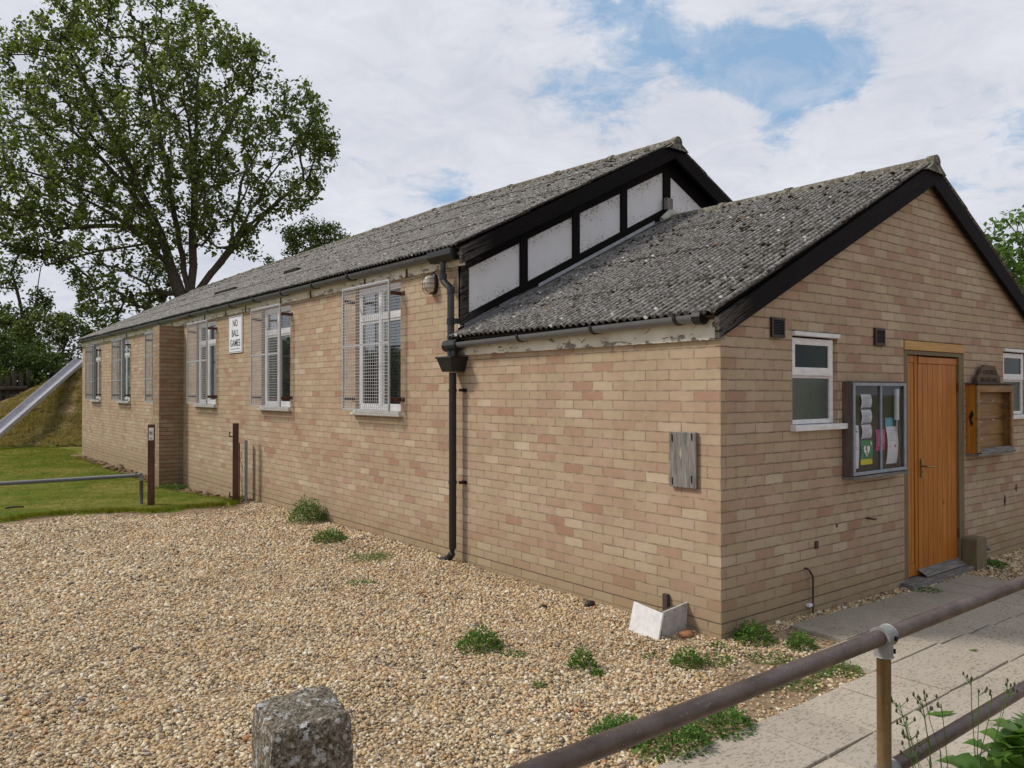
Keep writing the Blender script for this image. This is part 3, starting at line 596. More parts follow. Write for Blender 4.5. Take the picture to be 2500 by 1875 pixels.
# --- roofs
def dzr(y, s):   # the long roof is not quite true: rises a little along its length (s: 0 eave, 1 ridge)
    return (.04*np.clip((y-3)/19, 0, 1))*(1-s) + s*(.11*np.clip((y-3)/4, 0, 1)-.03*np.clip((y-17)/5, 0, 1))
def corrugated(y0, y1, e, r, laps, warp, parent, flip=1):
    """e=(x,z) eave, r=(x,z) ridge"""
    per, amp = .0732, .0145; e = np.array(e); r = np.array(r); d = r-e; Ls = np.linalg.norm(d); d = d/Ls; nrm = np.array([-d[1], d[0]])*flip
    ys = np.arange(round(y0/per)*per, y1+1e-6, per/8); wave = amp*np.cos(2*math.pi*ys/per); V = []; F = []
    sheet = np.floor((ys-y0)/1.03).astype(int)
    L_ = [0]+list(laps)+[Ls]
    for k in range(len(L_)-1):
        a, b = L_[k], L_[k+1]+(.12 if k < len(L_)-2 else 0)
        off = random.Random(k+11); jit = np.array([off.uniform(-.006, .006) for _ in range(sheet.max()+1)])[sheet]; jl = np.array([off.uniform(-.012, .012) for _ in range(sheet.max()+1)])[sheet]*(1 if k else 0)
        ss = np.linspace(0, 1, 7); base = sum(len(v) for v in V)
        for q, s in enumerate([-1, *ss]):
            sv = (a+jl)+(b-a-jl)*max(s, 0); lift = wave + (.013+jit*.6)*(1-max(s, 0)) + .004
            if s == -1: lift = lift-.010
            z = e[1]+d[1]*sv+nrm[1]*lift; x = e[0]+d[0]*sv+nrm[0]*lift
            if warp: z = z+dzr(ys, sv/Ls)
            V.append(np.stack([x, ys, z], -1))
        n = len(ys); rows = len(ss)+1; I = base+np.arange(n*rows).reshape(rows, n)
        F.append(np.stack([I[:-1, :-1], I[:-1, 1:], I[1:, 1:], I[1:, :-1]], -1).reshape(-1, 4))
    o = big('roof', np.concatenate(V), np.concatenate(F), ROOF, parent, smooth=False)
    return smooth_angle(o, 60)
er = corrugated(-.085, 3.135, (-.13, 2.165), (XA, 3.722), (.75, 1.75, 2.75), False, hall)
er2 = corrugated(-.085, 3.135, (W+.13, 2.165), (XA, 3.722), (.75, 1.75, 2.75), False, hall, -1)
mr = corrugated(2.90, 22.22, (-.14, 3.045), (XA, 4.640), (.9, 1.9, 2.9), True, hall)
mr2 = corrugated(2.90, 22.22, (W+.14, 3.045), (XA, 4.640), (.9, 1.9, 2.9), True, hall, -1)
for (ya, yb_, e_, r_, wp) in ((-.03, 3.12, (-.10, 2.155), (XA, 3.70), 0), (2.97, 22.15, (-.11, 3.035), (XA, 4.615), 1)):
    dk_ = MB()
    for sg_ in (1, -1):
        X_ = lambda x: XA+sg_*(x-XA)
        k0 = [ya, 6.5, 12, 17.5, yb_] if wp else [ya, yb_]
        for a_, b_ in zip(k0, k0[1:]):
            za, zb, ra, rb_ = (e_[1]+wp*float(dzr(a_, 0)), e_[1]+wp*float(dzr(b_, 0)), r_[1]+wp*float(dzr(a_, 1)), r_[1]+wp*float(dzr(b_, 1)))
            dk_.quad((X_(e_[0]), a_, za), (X_(e_[0]), b_, zb), (X_(r_[0]), b_, rb_), (X_(r_[0]), a_, ra)); dk_.quad((X_(e_[0]), a_, za), (X_(e_[0]), b_, zb), (X_(.0), b_, zb-.03), (X_(.0), a_, za-.03))
    ob('roof_deck', dk_, DARKWD, hall)
def moss(parent, e, r, y0, y1, n, warp, seed):
    rg = np.random.default_rng(seed); V = []; F = []; e = np.array(e); r = np.array(r)
    for k in range(n):
        s = rg.random()**.8; y = rg.uniform(y0, y1); x, z = e+(r-e)*s; z += dzr(y, s) if warp else 0
        q = IV*np.array([rg.uniform(.008, .026), rg.uniform(.008, .03), rg.uniform(.005, .013)])*rg.uniform(.5, 1.25)*(1+.2*rg.normal(size=(len(IV), 1))); q = q+np.array([x, y, z+.022]); F.append(IF+len(V)*len(IV)); V.append(q)
    o = big('moss', np.concatenate(V), np.concatenate(F), MOSS, parent, smooth=True); o['kind'] = 'stuff'; return o
MOSS = simple('dark_dry_moss', (.030, .026, .018), .95, 60, .5, bs=.8, c2=(.085, .075, .05))
moss(mr, (-.1, 3.06), (XA, 4.645), 3, 22, 2200, True, 1)
moss(er, (-.1, 2.18), (XA, 3.73), 0, 3.1, 260, False, 2)
def ridge_cap(parent, y0, y1, z, warp, big_end):
    mb = MB(); n = 9; rings = []
    sect = []
    for q in range(n): a = math.pi*(-.08+1.16*q/(n-1)); sect.append((.062*math.cos(a), .062*math.sin(a)-.008))
    sect = [(.19, -.088)]+sect+[(-.19, -.088)]
    stations = [(y0, 1.14), (y0+.075, 1.14), (y0+.08, 1.0), (y1, .96)]
    for (yy, sc) in stations:
        i = len(mb.v); rings.append(i)
        for (a, b) in sect:
            zz = z+(dzr(yy, 1) if warp else 0); mb.v.append((XA+a*(sc if abs(a) < .1 else 1), yy, zz+b*sc+(.004 if sc > 1.05 else 0)))
    m_ = len(sect)
    for a, b in zip(rings, rings[1:]):
        for q in range(m_-1): mb.f.append((a+q, a+q+1, b+q+1, b+q))
    mb.f.append(tuple(rings[0]+q for q in range(m_)))
    o = ob('ridge_tile', mb, RIDGE, parent); return smooth_angle(o, 35)
for a, b in ((-.10, .62), (.58, 1.40), (1.36, 2.25), (2.2, 3.13)): ridge_cap(er, a, b, 3.722, False, 0)
yy = 2.88
while yy < 22.1: ridge_cap(mr, yy, min(yy+1.12, 22.25), 4.640, True, 0); yy += 1.07
# dark slots in the long roof
for (yc, ln, s) in ((12.3, 1.15, .30), (9.3, .55, .33)):
    x = -.14+3.17*s; z = 3.045+1.60*s; mb = MB().box(x-.05, x+.07, yc-ln/2, yc+ln/2, z+.0, z+.10); ob('raised_roof_slot', mb, VOIDM, mr)
# gables: bargeboards
def barge(name, y0, y1, sgn, zb, zt, xin, xout, lowcut):
    pts = [(xin, zb(xin)), (xin, zt(xin)), (xout, zt(xout)), (xout, max(zb(xout), lowcut))]
    if zb(xout) < lowcut: # cut foot
        pass
    pts = [(XA+sgn*(p[0]-XA), p[1]) for p in pts]
    return ob(name, MB().prism(pts, 1, y0, y1), TIMBER, hall, bevel=.003)
for sgn in (1, -1):
    barge('bargeboard', -.075, -.035, sgn, lambda x: 2.0+.5*x, lambda x: 2.195+.5*x, XA-.001, -.11, 1.99)
    barge('bargeboard', 2.925, 2.965, sgn, lambda x: 2.894+.514*x, lambda x: 3.083+.514*x, XA-.001, -.10, 2.87)
# soffit boards between bargeboard and wall, and verge undercloak
for sgn in (1, -1):
    f_ = lambda x, z: (XA+sgn*(x-XA), z)
    ob('verge_soffit', MB().prism([f_(XA, 2.894+.514*XA+.10), f_(XA, 2.894+.514*XA+.13), f_(-.1, 2.99), f_(-.1, 2.96)], 1, 2.966, YM), TIMBER, hall)
    ob('verge_soffit', MB().prism([f_(XA, 2.02+.5*XA+.10), f_(XA, 2.02+.5*XA+.13), f_(-.09, 2.105), f_(-.09, 2.075)], 1, -.034, 0), TIMBER, hall)
# half timbered gable above the extension roof
yb, yf = 3.13, 3.075
posts = [(0.0, .095), (.75, .85), (1.492, 1.595), (2.248, 2.352), (2.99, 3.115), (3.78, 3.88), (4.5, 4.6), (5.2, 5.3)]
tp = lambda x: (2.90+.5*x) if x < XA else 2.90+.5*(2*XA-x)
bl = lambda x: (2.373+.497*x) if x < XA else 2.373+.497*(2*XA-x)
for i, (a, b) in enumerate(posts):
    lo = 2.30 if i == 0 else bl((a+b)/2)-.06
    ob('timber_post', MB().prism([(a, lo), (b, lo if i == 0 else lo), (b, tp(b)+.03), (a, tp(a)+.03)], 1, yf, yb), TIMBER, hall, bevel=.004)
tm = lambda x: (2.815+.5*x) if x < XA else 2.815+.5*(2*XA-x)
for sgn in (1, -1):
    f_ = lambda x, z: (XA+sgn*(x-XA), z)
    ob('top_rail', MB().prism([f_(0, 2.816), f_(XA-.0005, 2.816+.5*XA), f_(XA-.0005, 3.0+.5*XA), f_(0, 3.0)], 1, yf+.006, yb), TIMBER, hall)
    ob('bottom_rail', MB().prism([f_(.096, 2.30+.49*.096), f_(XA-.0005, 2.28+.485*XA), f_(XA-.0005, 2.373+.497*XA), f_(.096, 2.373+.497*.096)], 1, yf-.012, yb), TIMBER, hall, bevel=.004)
edges = [0.0, .8, 1.54, 2.30, 3.05, 3.83, 4.55, 5.25, 6.06]
for a, b in zip(edges, edges[1:]):
    mpts = [(a, bl(a)-.1), (b, bl(b)-.1), (b, tm(b)+.05)] + ([(XA, tm(XA)+.05)] if a < XA < b else []) + [(a, tm(a)+.05)]
    ob('render_panel', MB().prism(mpts, 1, 3.10, 3.128), PLASTER, hall)
ob('gable_backing', MB().poly([(0, YM, 2.0), (W, YM, 2.0), (W, YM, 3.0), (XA, YM, 4.5), (0, YM, 3.0)]), VOIDM, hall)
# flashing along the junction
fl = MB()
for k in range(14):
    a = .02+k*.215; b = a+.213; o_ = random.Random(k).uniform(-.012, .012)
    fl.prism([(a, 2.215+.5*a+.02), (b, 2.215+.5*b+.02), (b, 2.28+.49*b+.01+o_), (a, 2.28+.49*a+.01+o_)], 1, 3.035+o_*.3, 3.055)
ob('lead_flashing', fl, LEAD, hall)
al = MB().prism([(.95, 2.27+.495*.95), (2.75, 2.27+.495*2.75), (2.75, 2.31+.495*2.75), (.95, 2.305+.495*.95)], 1, 3.015, 3.03); ob('flashing_strip', al, ALU, hall)
pc = MB(); pc.tube([(2.86, 3.0, 3.70), (3.0, 2.99, 3.80), (3.15, 2.98, 3.80), (3.4, 3.0, 3.72), (3.72, 3.04, 3.56)], [.03, .055, .05, .045, .035], 8); pc.box(2.955, 3.075, 3.02, 3.07, 3.84, 3.985)
ob('mortar_fillet', MB().tube([(2.86, 3.0, 3.70), (3.0, 2.99, 3.79), (3.15, 2.98, 3.79), (3.4, 3.0, 3.72), (3.72, 3.04, 3.56)], [.03, .055, .05, .045, .035], 8), PALECEM, hall, smooth=True)
ob('wooden_cleat', MB().box(2.965, 3.08, 3.01, 3.06, 3.845, 3.985), WGREY, hall, bevel=.003)
# fascias
def slopebox(mb, x0, x1, y0, y1, za0, za1, zb0, zb1):  # z bottom/top at y0 (a) and y1 (b)
    i = len(mb.v); mb.v += [(x0, y0, za0), (x1, y0, za0), (x1, y1, zb0), (x0, y1, zb0), (x0, y0, za1), (x1, y0, za1), (x1, y1, zb1), (x0, y1, zb1)]
    for f in ((0, 3, 2, 1), (4, 5, 6, 7), (0, 1, 5, 4), (1, 2, 6, 5), (2, 3, 7, 6), (3, 0, 4, 7)): mb.f.append(tuple(i+q for q in f))
ob('fascia', MB().box(-.028, -.002, -.034, 3.07, 1.995, 2.15), PEEL, hall, bevel=.002)
f2 = MB(); slopebox(f2, -.034, -.003, 2.966, 22.1, 2.915, 3.03, 2.955, 3.07); ob('fascia', f2, PEEL, hall, bevel=.002)
f3 = MB()
for a, b in zip([3.0, 4.2, 7.2, 10.4, 12.3, 14.5, 18.0], [4.19, 7.19, 10.39, 12.27, 14.49, 17.99, 22.05]): slopebox(f3, -.022, -.003, a, b, 2.868+.002*a, 2.912+.002*a, 2.868+.002*b, 2.912+.002*b)
ob('frieze_board', f3, PEEL, hall, bevel=.003)
ob('fascia', MB().box(W+.002, W+.028, -.034, 22.0, 1.995, 2.15), PEEL, hall)
# gutters
def gutter(y0, y1, zc, dz_, rad, parent, m_, endcap=True):
    mb = MB(); n = 9
    st = [(y0, 0), (y1, dz_)]
    for r in (rad, rad-.006):
        for (yy, d_) in st:
            for q in range(n): a = math.pi*(1+q/(n-1)); mb.v.append((-.040-rad+r*math.cos(a), yy, zc+d_+r*math.sin(a)))
    for base in (0, 2*n):
        for q in range(n-1): mb.f.append((base+q, base+q+1, base+n+q+1, base+n+q))
    mb.f.append((0, n, 3*n, 2*n)); mb.f.append((n-1, 2*n-1, 4*n-1, 3*n-1)); mb.f.append(tuple(range(n))); mb.f.append(tuple(range(n, 2*n)))
    o = ob('gutter', mb, m_, parent); return smooth_angle(o, 50)
ge = gutter(.13, 3.14, 2.166, -.055, .052, hall, GUTTERL)
gm = gutter(3.42, 22.1, 3.018, .045, .058, hall, GUTTER)
def gbracket(y, zc, rad, parent, wd=.022, name='gutter_bracket'):
    mb = MB(); n = 9; rr = rad+.004
    for (yy) in (y-wd/2, y+wd/2):
        for r in (rr, rr+.006):
            for q in range(n): a = math.pi*(.95+1.10*q/(n-1)); mb.v.append((-.040-rad+r*math.cos(a), yy, zc+r*math.sin(a)))
    for q in range(n-1):
        mb.f += [(n+q, n+q+1, 3*n+q+1, 3*n+q), (q, q+1, n+q+1, n+q), (2*n+q, 2*n+q+1, 3*n+q+1, 3*n+q)]
    mb.box(-.045, -.03, y-wd/2, y+wd/2, zc-rad*.95, zc+.01); return ob(name, mb, BLACKPL, parent)
for y in (.284, 1.116, 2.025, 2.98): gbracket(y, 2.166-.055*(y-.18)/2.96, .052, ge)
ob('gutter_end', MB().tube([(-.092, .065, 2.150), (-.092, .135, 2.152)], .054, 12), BLACKPL, ge)
for y in (5.23, 6.23, 7.24, 8.28, 9.31, 10.4, 11.41, 13.46, 15.6, 17.75, 19.8, 21.6): gbracket(y, 3.018+.045*(y-3.42)/18.7, .058, gm, .05 if y in (5.23, 8.28, 11.41) else .024)
for y in (4.05, 5.0, 6.5, 7.5, 8.9, 9.8, 10.9, 12.9, 14.2, 16.6, 19.0): ob('rusty_strap', MB().box(-.045, -.034, y-.012, y+.012, 2.86+.002*y, 2.95+.002*y), RUST, gm)
# stop end outlet at the corner
oe = MB().prism([(-.17, 2.975), (-.17, 3.03), (-.03, 3.03), (-.03, 2.965), (-.07, 2.925), (-.13, 2.925)], 1, 3.02, 3.44); ob('gutter_outlet', oe, BLACKPL, gm, bevel=.004)
# downpipe
dp = thing('x', None, None); bpy.data.objects.remove(dp)
dpo = ob('downpipe', MB().tube([(-.095, 3.085, 1.83), (-.095, 3.085, .12), (-.098, 3.09, .07), (-.11, 3.13, .02), (-.13, 3.22, -.02), (-.14, 3.30, -.035)], .036, 14), BLACKPL, hall, smooth=False); smooth_angle(dpo, 50)
hp = MB()
def ringpoly(z, a, b, c, d): return [(a, c, z), (b, c, z), (b, d, z), (a, d, z)]
top = ringpoly(1.975, -.205, -.005, 2.955, 3.215); bot = ringpoly(1.835, -.165, -.012, 3.0, 3.17)
hp.v += top+bot; hp.f += [(0, 1, 5, 4), (1, 2, 6, 5), (2, 3, 7, 6), (3, 0, 4, 7), (4, 5, 6, 7), (0, 3, 2, 1)]; hp.box(-.212, -.004, 2.948, 3.222, 1.962, 1.982)
ob('hopper_head', hp, BLACKPL, dpo, bevel=.004)
for z in (1.655, .76):
    ob('pipe_clip', MB().tube([(-.095, 3.085, z-.014), (-.095, 3.085, z+.014)], .041, 14).box(-.06, -.003, 2.995, 3.03, z-.012, z+.016).box(-.012, -.002, 2.975, 3.05, z-.014, z+.018), BLACKPL, dpo)
up = ob('upper_downpipe', MB().tube([(-.10, 3.25, 2.95), (-.10, 3.25, 2.76), (-.098, 3.235, 2.73), (-.092, 3.14, 2.665), (-.09, 3.125, 2.64), (-.09, 3.125, 1.96)], .035, 14), OLDPIPE, hall); smooth_angle(up, 50)
for z in (2.78, 2.635): ob('pipe_collar', MB().tube([(-.10 if z > 2.7 else -.09, 3.25 if z > 2.7 else 3.125, z-.03), (-.10 if z > 2.7 else -.09, 3.25 if z > 2.7 else 3.125, z+.03)], .040, 14), OLDPIPE, up)
ob('pipe_clip', MB().tube([(-.09, 3.125, 2.30), (-.09, 3.125, 2.36)], .042, 14).box(-.09, -.003, 3.05, 3.09, 2.305, 2.355), BLACKPL, up)
ob('gutter_spout', MB().tube([(-.092, 3.055, 2.13), (-.092, 3.055, 1.96)], .032, 12).tube([(-.092, 2.98, 2.095), (-.092, 3.2, 2.09)], .060, 12), BLACKPL, dpo)
# ------------------------------------------------------------------ left wall windows
def lwindow():
    w_, h_ = 1.066, WZ1-WZ0; z0 = WZ0
    wn = bpy.data.objects.new('window', None); col.objects.link(wn); wn.parent = hall; wn.location = (0, WY[0][0], 0)
    x0, x1 = .045, .095
    fr = MB(); b_ = .052
    fr.box(x0, x1, .002, b_, z0+.035, z0+h_-.002); fr.box(x0, x1, w_-b_, w_+.002, z0+.035, z0+h_-.002); fr.box(x0, x1, b_, w_-b_, z0+h_-b_, z0+h_-.002); fr.box(x0-.004, x1, b_, w_-b_, z0+.035, z0+.035+b_)
    fr.box(x0-.002, x1, w_/2-.03, w_/2+.03, z0+.035+b_, z0+h_-b_)
    for a, b in ((b_, w_/2-.03), (w_/2+.03, w_-b_)): fr.box(x0-.003, x1, a, b, z0+h_-.40, z0+h_-.345)
    ob('window_frame', fr, WHITE, wn, bevel=.004)
    sashes = MB()
    for a, b in ((b_, w_/2-.03), (w_/2+.03, w_-b_)):
        for c, d in ((z0+.035+b_, z0+h_-.40), (z0+h_-.345, z0+h_-b_)):
            sashes.box(x0+.008, x1-.008, a+.001, a+.026, c+.001, d-.001).box(x0+.008, x1-.008, b-.026, b-.001, c+.001, d-.001).box(x0+.008, x1-.008, a+.026, b-.026, c+.001, c+.026).box(x0+.008, x1-.008, a+.026, b-.026, d-.026, d-.001)
            ob('pane', MB().box(x0+.022, x0+.027, a+.027, b-.027, c+.027, d-.027), GLASS, wn)
    ob('sash', sashes, WHITE, wn, bevel=.002)
    cu_ = MB(); n = 26
    def pleat(a, b, xx, za, zb):
        i = len(cu_.v)
        for k in range(n+1): t_ = k/n; cu_.v += [(xx+.012*math.sin(k*1.9), a+(b-a)*t_, za), (xx+.012*math.sin(k*1.9+.3), a+(b-a)*t_, zb)]
        for k in range(n): cu_.f.append((i+2*k, i+2*k+2, i+2*k+3, i+2*k+1))
    pleat(.06, .30, .15, z0+.06, z0+h_-.1); pleat(.72, .78, .16, z0+.06, z0+h_-.1)
    ob('curtain', cu_, CURTAIN, wn)
    ob('sill', MB().box(-.055, .044, -.05, w_+.03, z0-.022, z0+.002).box(-.03, .044, .003, w_-.003, z0+.003, z0+.034), SILLM, wn, bevel=.004)
    return wn
w0 = lwindow()
for k in range(1, 6): dup(w0, hall, (0, WY[k][0]-WY[0][0], 0))
def guard(fine):
    a, b, z0, z1 = -.02, 1.09, 1.43, 2.86; x = -.155; mb = MB()
    g = bpy.data.objects.new('window_guard', None); col.objects.link(g); g.parent = hall; g.location = (0, WY[0][0], 0)
    fr = .0125 if not fine else .017
    for (ya, yb_) in ((a, a+fr*1.3), (b-fr*1.3, b)): mb.box(x-.006, x+.014, ya, yb_, z0, z1)
    for (za, zb) in ((z0, z0+fr*1.3), (z1-fr*1.3, z1)): mb.box(x-.006, x+.014, a+fr*1.3, b-fr*1.3, za, zb)
    if fine:
        for zz in (z0+.47, z0+.94): mb.box(x-.008, x+.012, a+fr*1.3, b-fr*1.3, zz-.009, zz+.009)
        mb.box(x-.002, x+.012, .52, .54, z0+fr*1.3, z1-fr*1.3)
        mb.box(x+.015, x+.13, a, a+.006, z0, z0+.03).box(x+.015, x+.05, a, a+.006, z0+.03, z1)
    else:
        mb.box(x-.004, x+.012, a+fr*1.3, b-fr*1.3, 2.165, 2.185)
    ob('guard_frame', mb, GALVG if fine else GALV, g)
    wr = MB(); tv, th_, sv, sh = (.0020, .0025, .046, .036) if not fine else (.0017, .0020, .05, .032)
    k = a+sv
    while k < b-.01: wr.box(x-tv, x+tv, k-tv, k+tv, z0+.005, z1-.005); k += sv
    k = z0+sh
    while k < z1-.01: wr.box(x-tv-2*th_, x-tv, a+.004, b-.004, k-th_, k+th_); k += sh
    ob('wire_mesh', wr, GALVG if fine else GALV, g)
    for zz in (1.555, 2.715):
        for yy_, s_ in ((a+.005, -1), (b-.005, 1)):
            ob('fixing_bracket', MB().box(x+.014, -.004, yy_-.004, yy_+.004, zz-.02, zz+.02).box(-.008, -.002, min(yy_, yy_+s_*.075), max(yy_, yy_+s_*.075), zz-.022, zz+.022).tube([(-.016, yy_+s_*.055, zz), (-.002, yy_+s_*.055, zz)], .009, 8), RUST, g)
    return g
g0 = guard(False); g1 = guard(True); g1.location.y = WY[3][0]
for k in (1, 2): dup(g0, hall, (0, WY[k][0]-WY[0][0], 0))
for k in (4, 5): dup(g1, hall, (0, WY[k][0]-WY[3][0], 0))
# ------------------------------------------------------------------ gable windows
def gwindow(x0):
    wn = bpy.data.objects.new('window', None); col.objects.link(wn); wn.parent = hall; wn.location = (x0, 0, 0); w_ = .633
    fr = MB(); y0, y1 = .035, .085
    fr.box(.002, .045, y0, y1, 1.395, 2.055).box(w_-.055, w_-.002, y0, y1, 1.395, 2.055).box(.045, w_-.055, y0, y1, 1.395, 1.43).box(.045, w_-.055, y0, y1, 1.745, 1.775)
    ob('window_frame', fr, WORNW, wn, bevel=.003)
    ts = MB(); a, b, c, d = .006, w_-.052, 1.765, 2.048; y2 = .012
    ts.box(a, a+.052, y2, y0-.001, c, d).box(b-.058, b, y2, y0-.001, c, d).box(a+.052, b-.058, y2, y0-.001, c, c+.062).box(a+.052, b-.058, y2, y0-.001, d-.05, d)
    ob('opening_light', ts, WORNW, wn, bevel=.003)
    ob('top_pane', MB().box(a+.05, b-.055, .022, .028, c+.06, d-.048), DGLASS, wn)
    ob('lower_pane', MB().box(.044, w_-.054, .05, .056, 1.43, 1.745), OBSC, wn)
    ob('head_board', MB().box(-.002, w_+.005, -.025, .04, 2.062, 2.094), WORNW, wn, bevel=.003)
    ob('sill', MB().box(-.03, w_+.105, -.05, .034, 1.348, 1.392), WORNW, wn, bevel=.005)
    return wn
gwindow(.857); gwindow(4.767)
# vents
for (a, b, c, d) in ((.57, .735, 2.035, 2.18), (2.055, 2.225, 2.03, 2.175)):
    v_ = ob('air_vent', MB().box(a, a+.02, -.022, -.002, c, d).box(b-.02, b, -.022, -.002, c, d).box(a+.02, b-.02, -.022, -.002, d-.02, d).box(a+.02, b-.02, -.022, -.002, c, c+.02).box(a+.02, b-.02, -.006, -.002, c+.02, d-.02), BROWNV, hall, bevel=.002); ob('vent_back', MB().box(a+.0205, b-.0205, -.0075, -.0062, c+.0205, d-.0205), VOIDM, v_)
    lv = MB(); k = c+.026
    while k < d-.024: lv.prism([(-.018, k), (-.007, k+.008), (-.007, k+.005), (-.018, k-.003)], 0, a+.02, b-.02); k += .0115
    ob('louvre', lv, BLACKPL, v_)
# door
fr = MB().box(2.586, 2.66, .0, .10, -.06, 2.01).box(3.70, 3.809, .0, .10, -.06, 2.01).box(2.66, 3.70, .0, .10, 1.972, 2.01)
ob('door_frame', fr, OLIVEWD, hall, bevel=.003)
ob('door_head', MB().box(2.590, 3.806, -.012, .06, 2.012, 2.093), PALEWD, hall, bevel=.003)
door = ob('door', MB().box(2.901, 3.698, .045, .065, -.02, 1.962), ORANGE, hall); recenter(door, (2.9, .05, 0))
pl_ = MB(); xs = [2.902, 2.995, 3.093, 3.191, 3.289, 3.387, 3.485, 3.583, 3.697]
for a, b in zip(xs, xs[1:]): pl_.box(a+.0025, b-.0025, .022, .045, -.015, 1.895)
o = ob('plank', pl_, ORANGE, door, bevel=.004); recenter(o, (2.9, .05, 0)); o.location = (0, 0, 0)
o = ob('top_rail', MB().box(2.985, 3.697, .016, .044, 1.897, 1.957), ORANGE, door, bevel=.003); recenter(o, (2.9, .05, 0)); o.location = (0, 0, 0)
o = ob('stile', MB().box(2.902, 2.984, .016, .044, 1.897, 1.960), ORANGE, door, bevel=.003); recenter(o, (2.9, .05, 0)); o.location = (0, 0, 0)
hd = MB().box(2.935, 2.972, .008, .022, .865, 1.03).tube([(2.955, .012, .965), (2.955, -.035, .965), (2.975, -.045, .963), (3.07, -.047, .958)], .008, 8).tube([(2.955, .0, .915), (2.955, .01, .915)], .010, 8)
o = ob('door_handle', hd, BRASS, door); o.location = -Vector((2.9, .05, 0))
for z in (1.68, .28):
    o = ob('hinge', MB().box(3.69, 3.74, .006, .02, z-.045, z+.045).tube([(3.70, .008, z-.045), (3.70, .008, z+.045)], .009, 8), RUST, door); o.location = -Vector((2.9, .05, 0))
sidep = ob('side_panel', MB().box(2.661, 2.899, .05, .07, -.02, 1.970), ORANGE, hall); recenter(sidep, (2.66, .05, 0))
o = ob('plank', MB().box(2.664, 2.727, .026, .05, -.015, 1.966).box(2.847, 2.896, .026, .05, -.015, 1.966).box(2.73, 2.785, .034, .05, .10, 1.9).box(2.788, 2.843, .034, .05, .10, 1.9).box(2.73, 2.843, .030, .05, -.015, .097).box(2.73, 2.843, .030, .05, 1.903, 1.966), ORANGE, sidep, bevel=.003); o.location = -Vector((2.66, .05, 0))
ob('threshold', MB().box(2.50, 3.82, -.115, .04, -.095, -.022), WGREYH, hall, bevel=.006)
ob('weather_bar', MB().prism([(.02, .028), (.02, .040), (-.055, -.004), (-.062, -.014)], 0, 2.88, 3.70), WGREYH, hall, bevel=.002)
ob('overflow_pipe', MB().tube([(1.01, .0, .312), (1.01, -.025, .312), (1.03, -.03, .295), (1.07, -.03, .25), (1.078, -.03, .22), (1.075, -.03, -.06)], .008, 8), RUST, hall, smooth=True)
ob('pipe_clip', MB().box(1.02, 1.066, -.035, -.002, .022, .045), SIGNW, hall, bevel=.004)
ob('iron_hook', MB().tube([(1.93, 0, .60), (1.93, -.03, .597), (1.965, -.05, .592), (2.0, -.045, .588)], .009, 8), RUST, hall)
hl = MB().box(1.148, 1.186, -.012, -.001, .442, .498).box(1.458, 1.475, -.006, -.001, .572, .602)
hl.prism([(5.09, .57), (5.115, .61), (5.09, .65), (5.065, .61)], 1, -.006, -.001); hl.prism([(4.78, .44), (4.81, .50), (4.78, .56), (4.755, .50)], 1, -.006, -.001); ob('rusty_fixing', hl, RUST, hall)
ob('outside_tap', MB().tube([(4.28, 0, .06), (4.28, -.05, .06)], .017, 10), CLAMP, hall)
ob('damp_course', MB().box(-.0025, -.0005, .004, 22, .0735, .0758).box(.004, 2.58, -.0025, -.0005, .0735, .0758), DARKWD, hall)
# ================================================================== things on and by the walls
sg = thing('sign', 'white sign reading NO BALL GAMES on the brick wall between two caged windows', 'sign', (0, 9.41, 2.56))
ob('sign_plate', MB().box(-.018, -.004, -.315, .315, -.30, .30), SIGNW, sg, bevel=.006)
ob('border', MB().box(-.0205, -.019, -.295, .295, .277, .283).box(-.0205, -.019, -.295, .295, -.283, -.277).box(-.0205, -.019, -.295, -.289, -.277, .277).box(-.0205, -.019, .289, .295, -.277, .277), INK, sg)
def text(s, size, loc, rot, m_, parent, name='lettering', sx=1.0, ext=.0008):
    cu_ = bpy.data.curves.new(name, 'FONT'); cu_.body = s; cu_.size = size; cu_.align_x = 'CENTER'; cu_.align_y = 'CENTER'; cu_.extrude = ext; cu_.resolution_u = 3
    if m_ is not SIGNW: cu_.offset = size*.005
    to = bpy.data.objects.new('tmp', cu_); col.objects.link(to); dg = bpy.context.evaluated_depsgraph_get(); me = bpy.data.meshes.new_from_object(to.evaluated_get(dg)); bpy.data.objects.remove(to)
    me.materials.clear(); me.materials.append(m_); o = bpy.data.objects.new(name, me); col.objects.link(o); o.parent = parent; o.location = loc; o.rotation_euler = rot; o.scale = (sx, 1, 1); return o
RL = (R_(90), 0, R_(-90)); RF = (R_(90), 0, 0)
for s, z in (('NO', .175), ('BALL', .015), ('GAMES', -.145)): text(s, .155, (-.0195, 0, z), RL, INK, sg, sx=.95)
ob('small_print', MB().box(-.0205, -.019, -.20, .21, -.237, -.229), INK, sg)
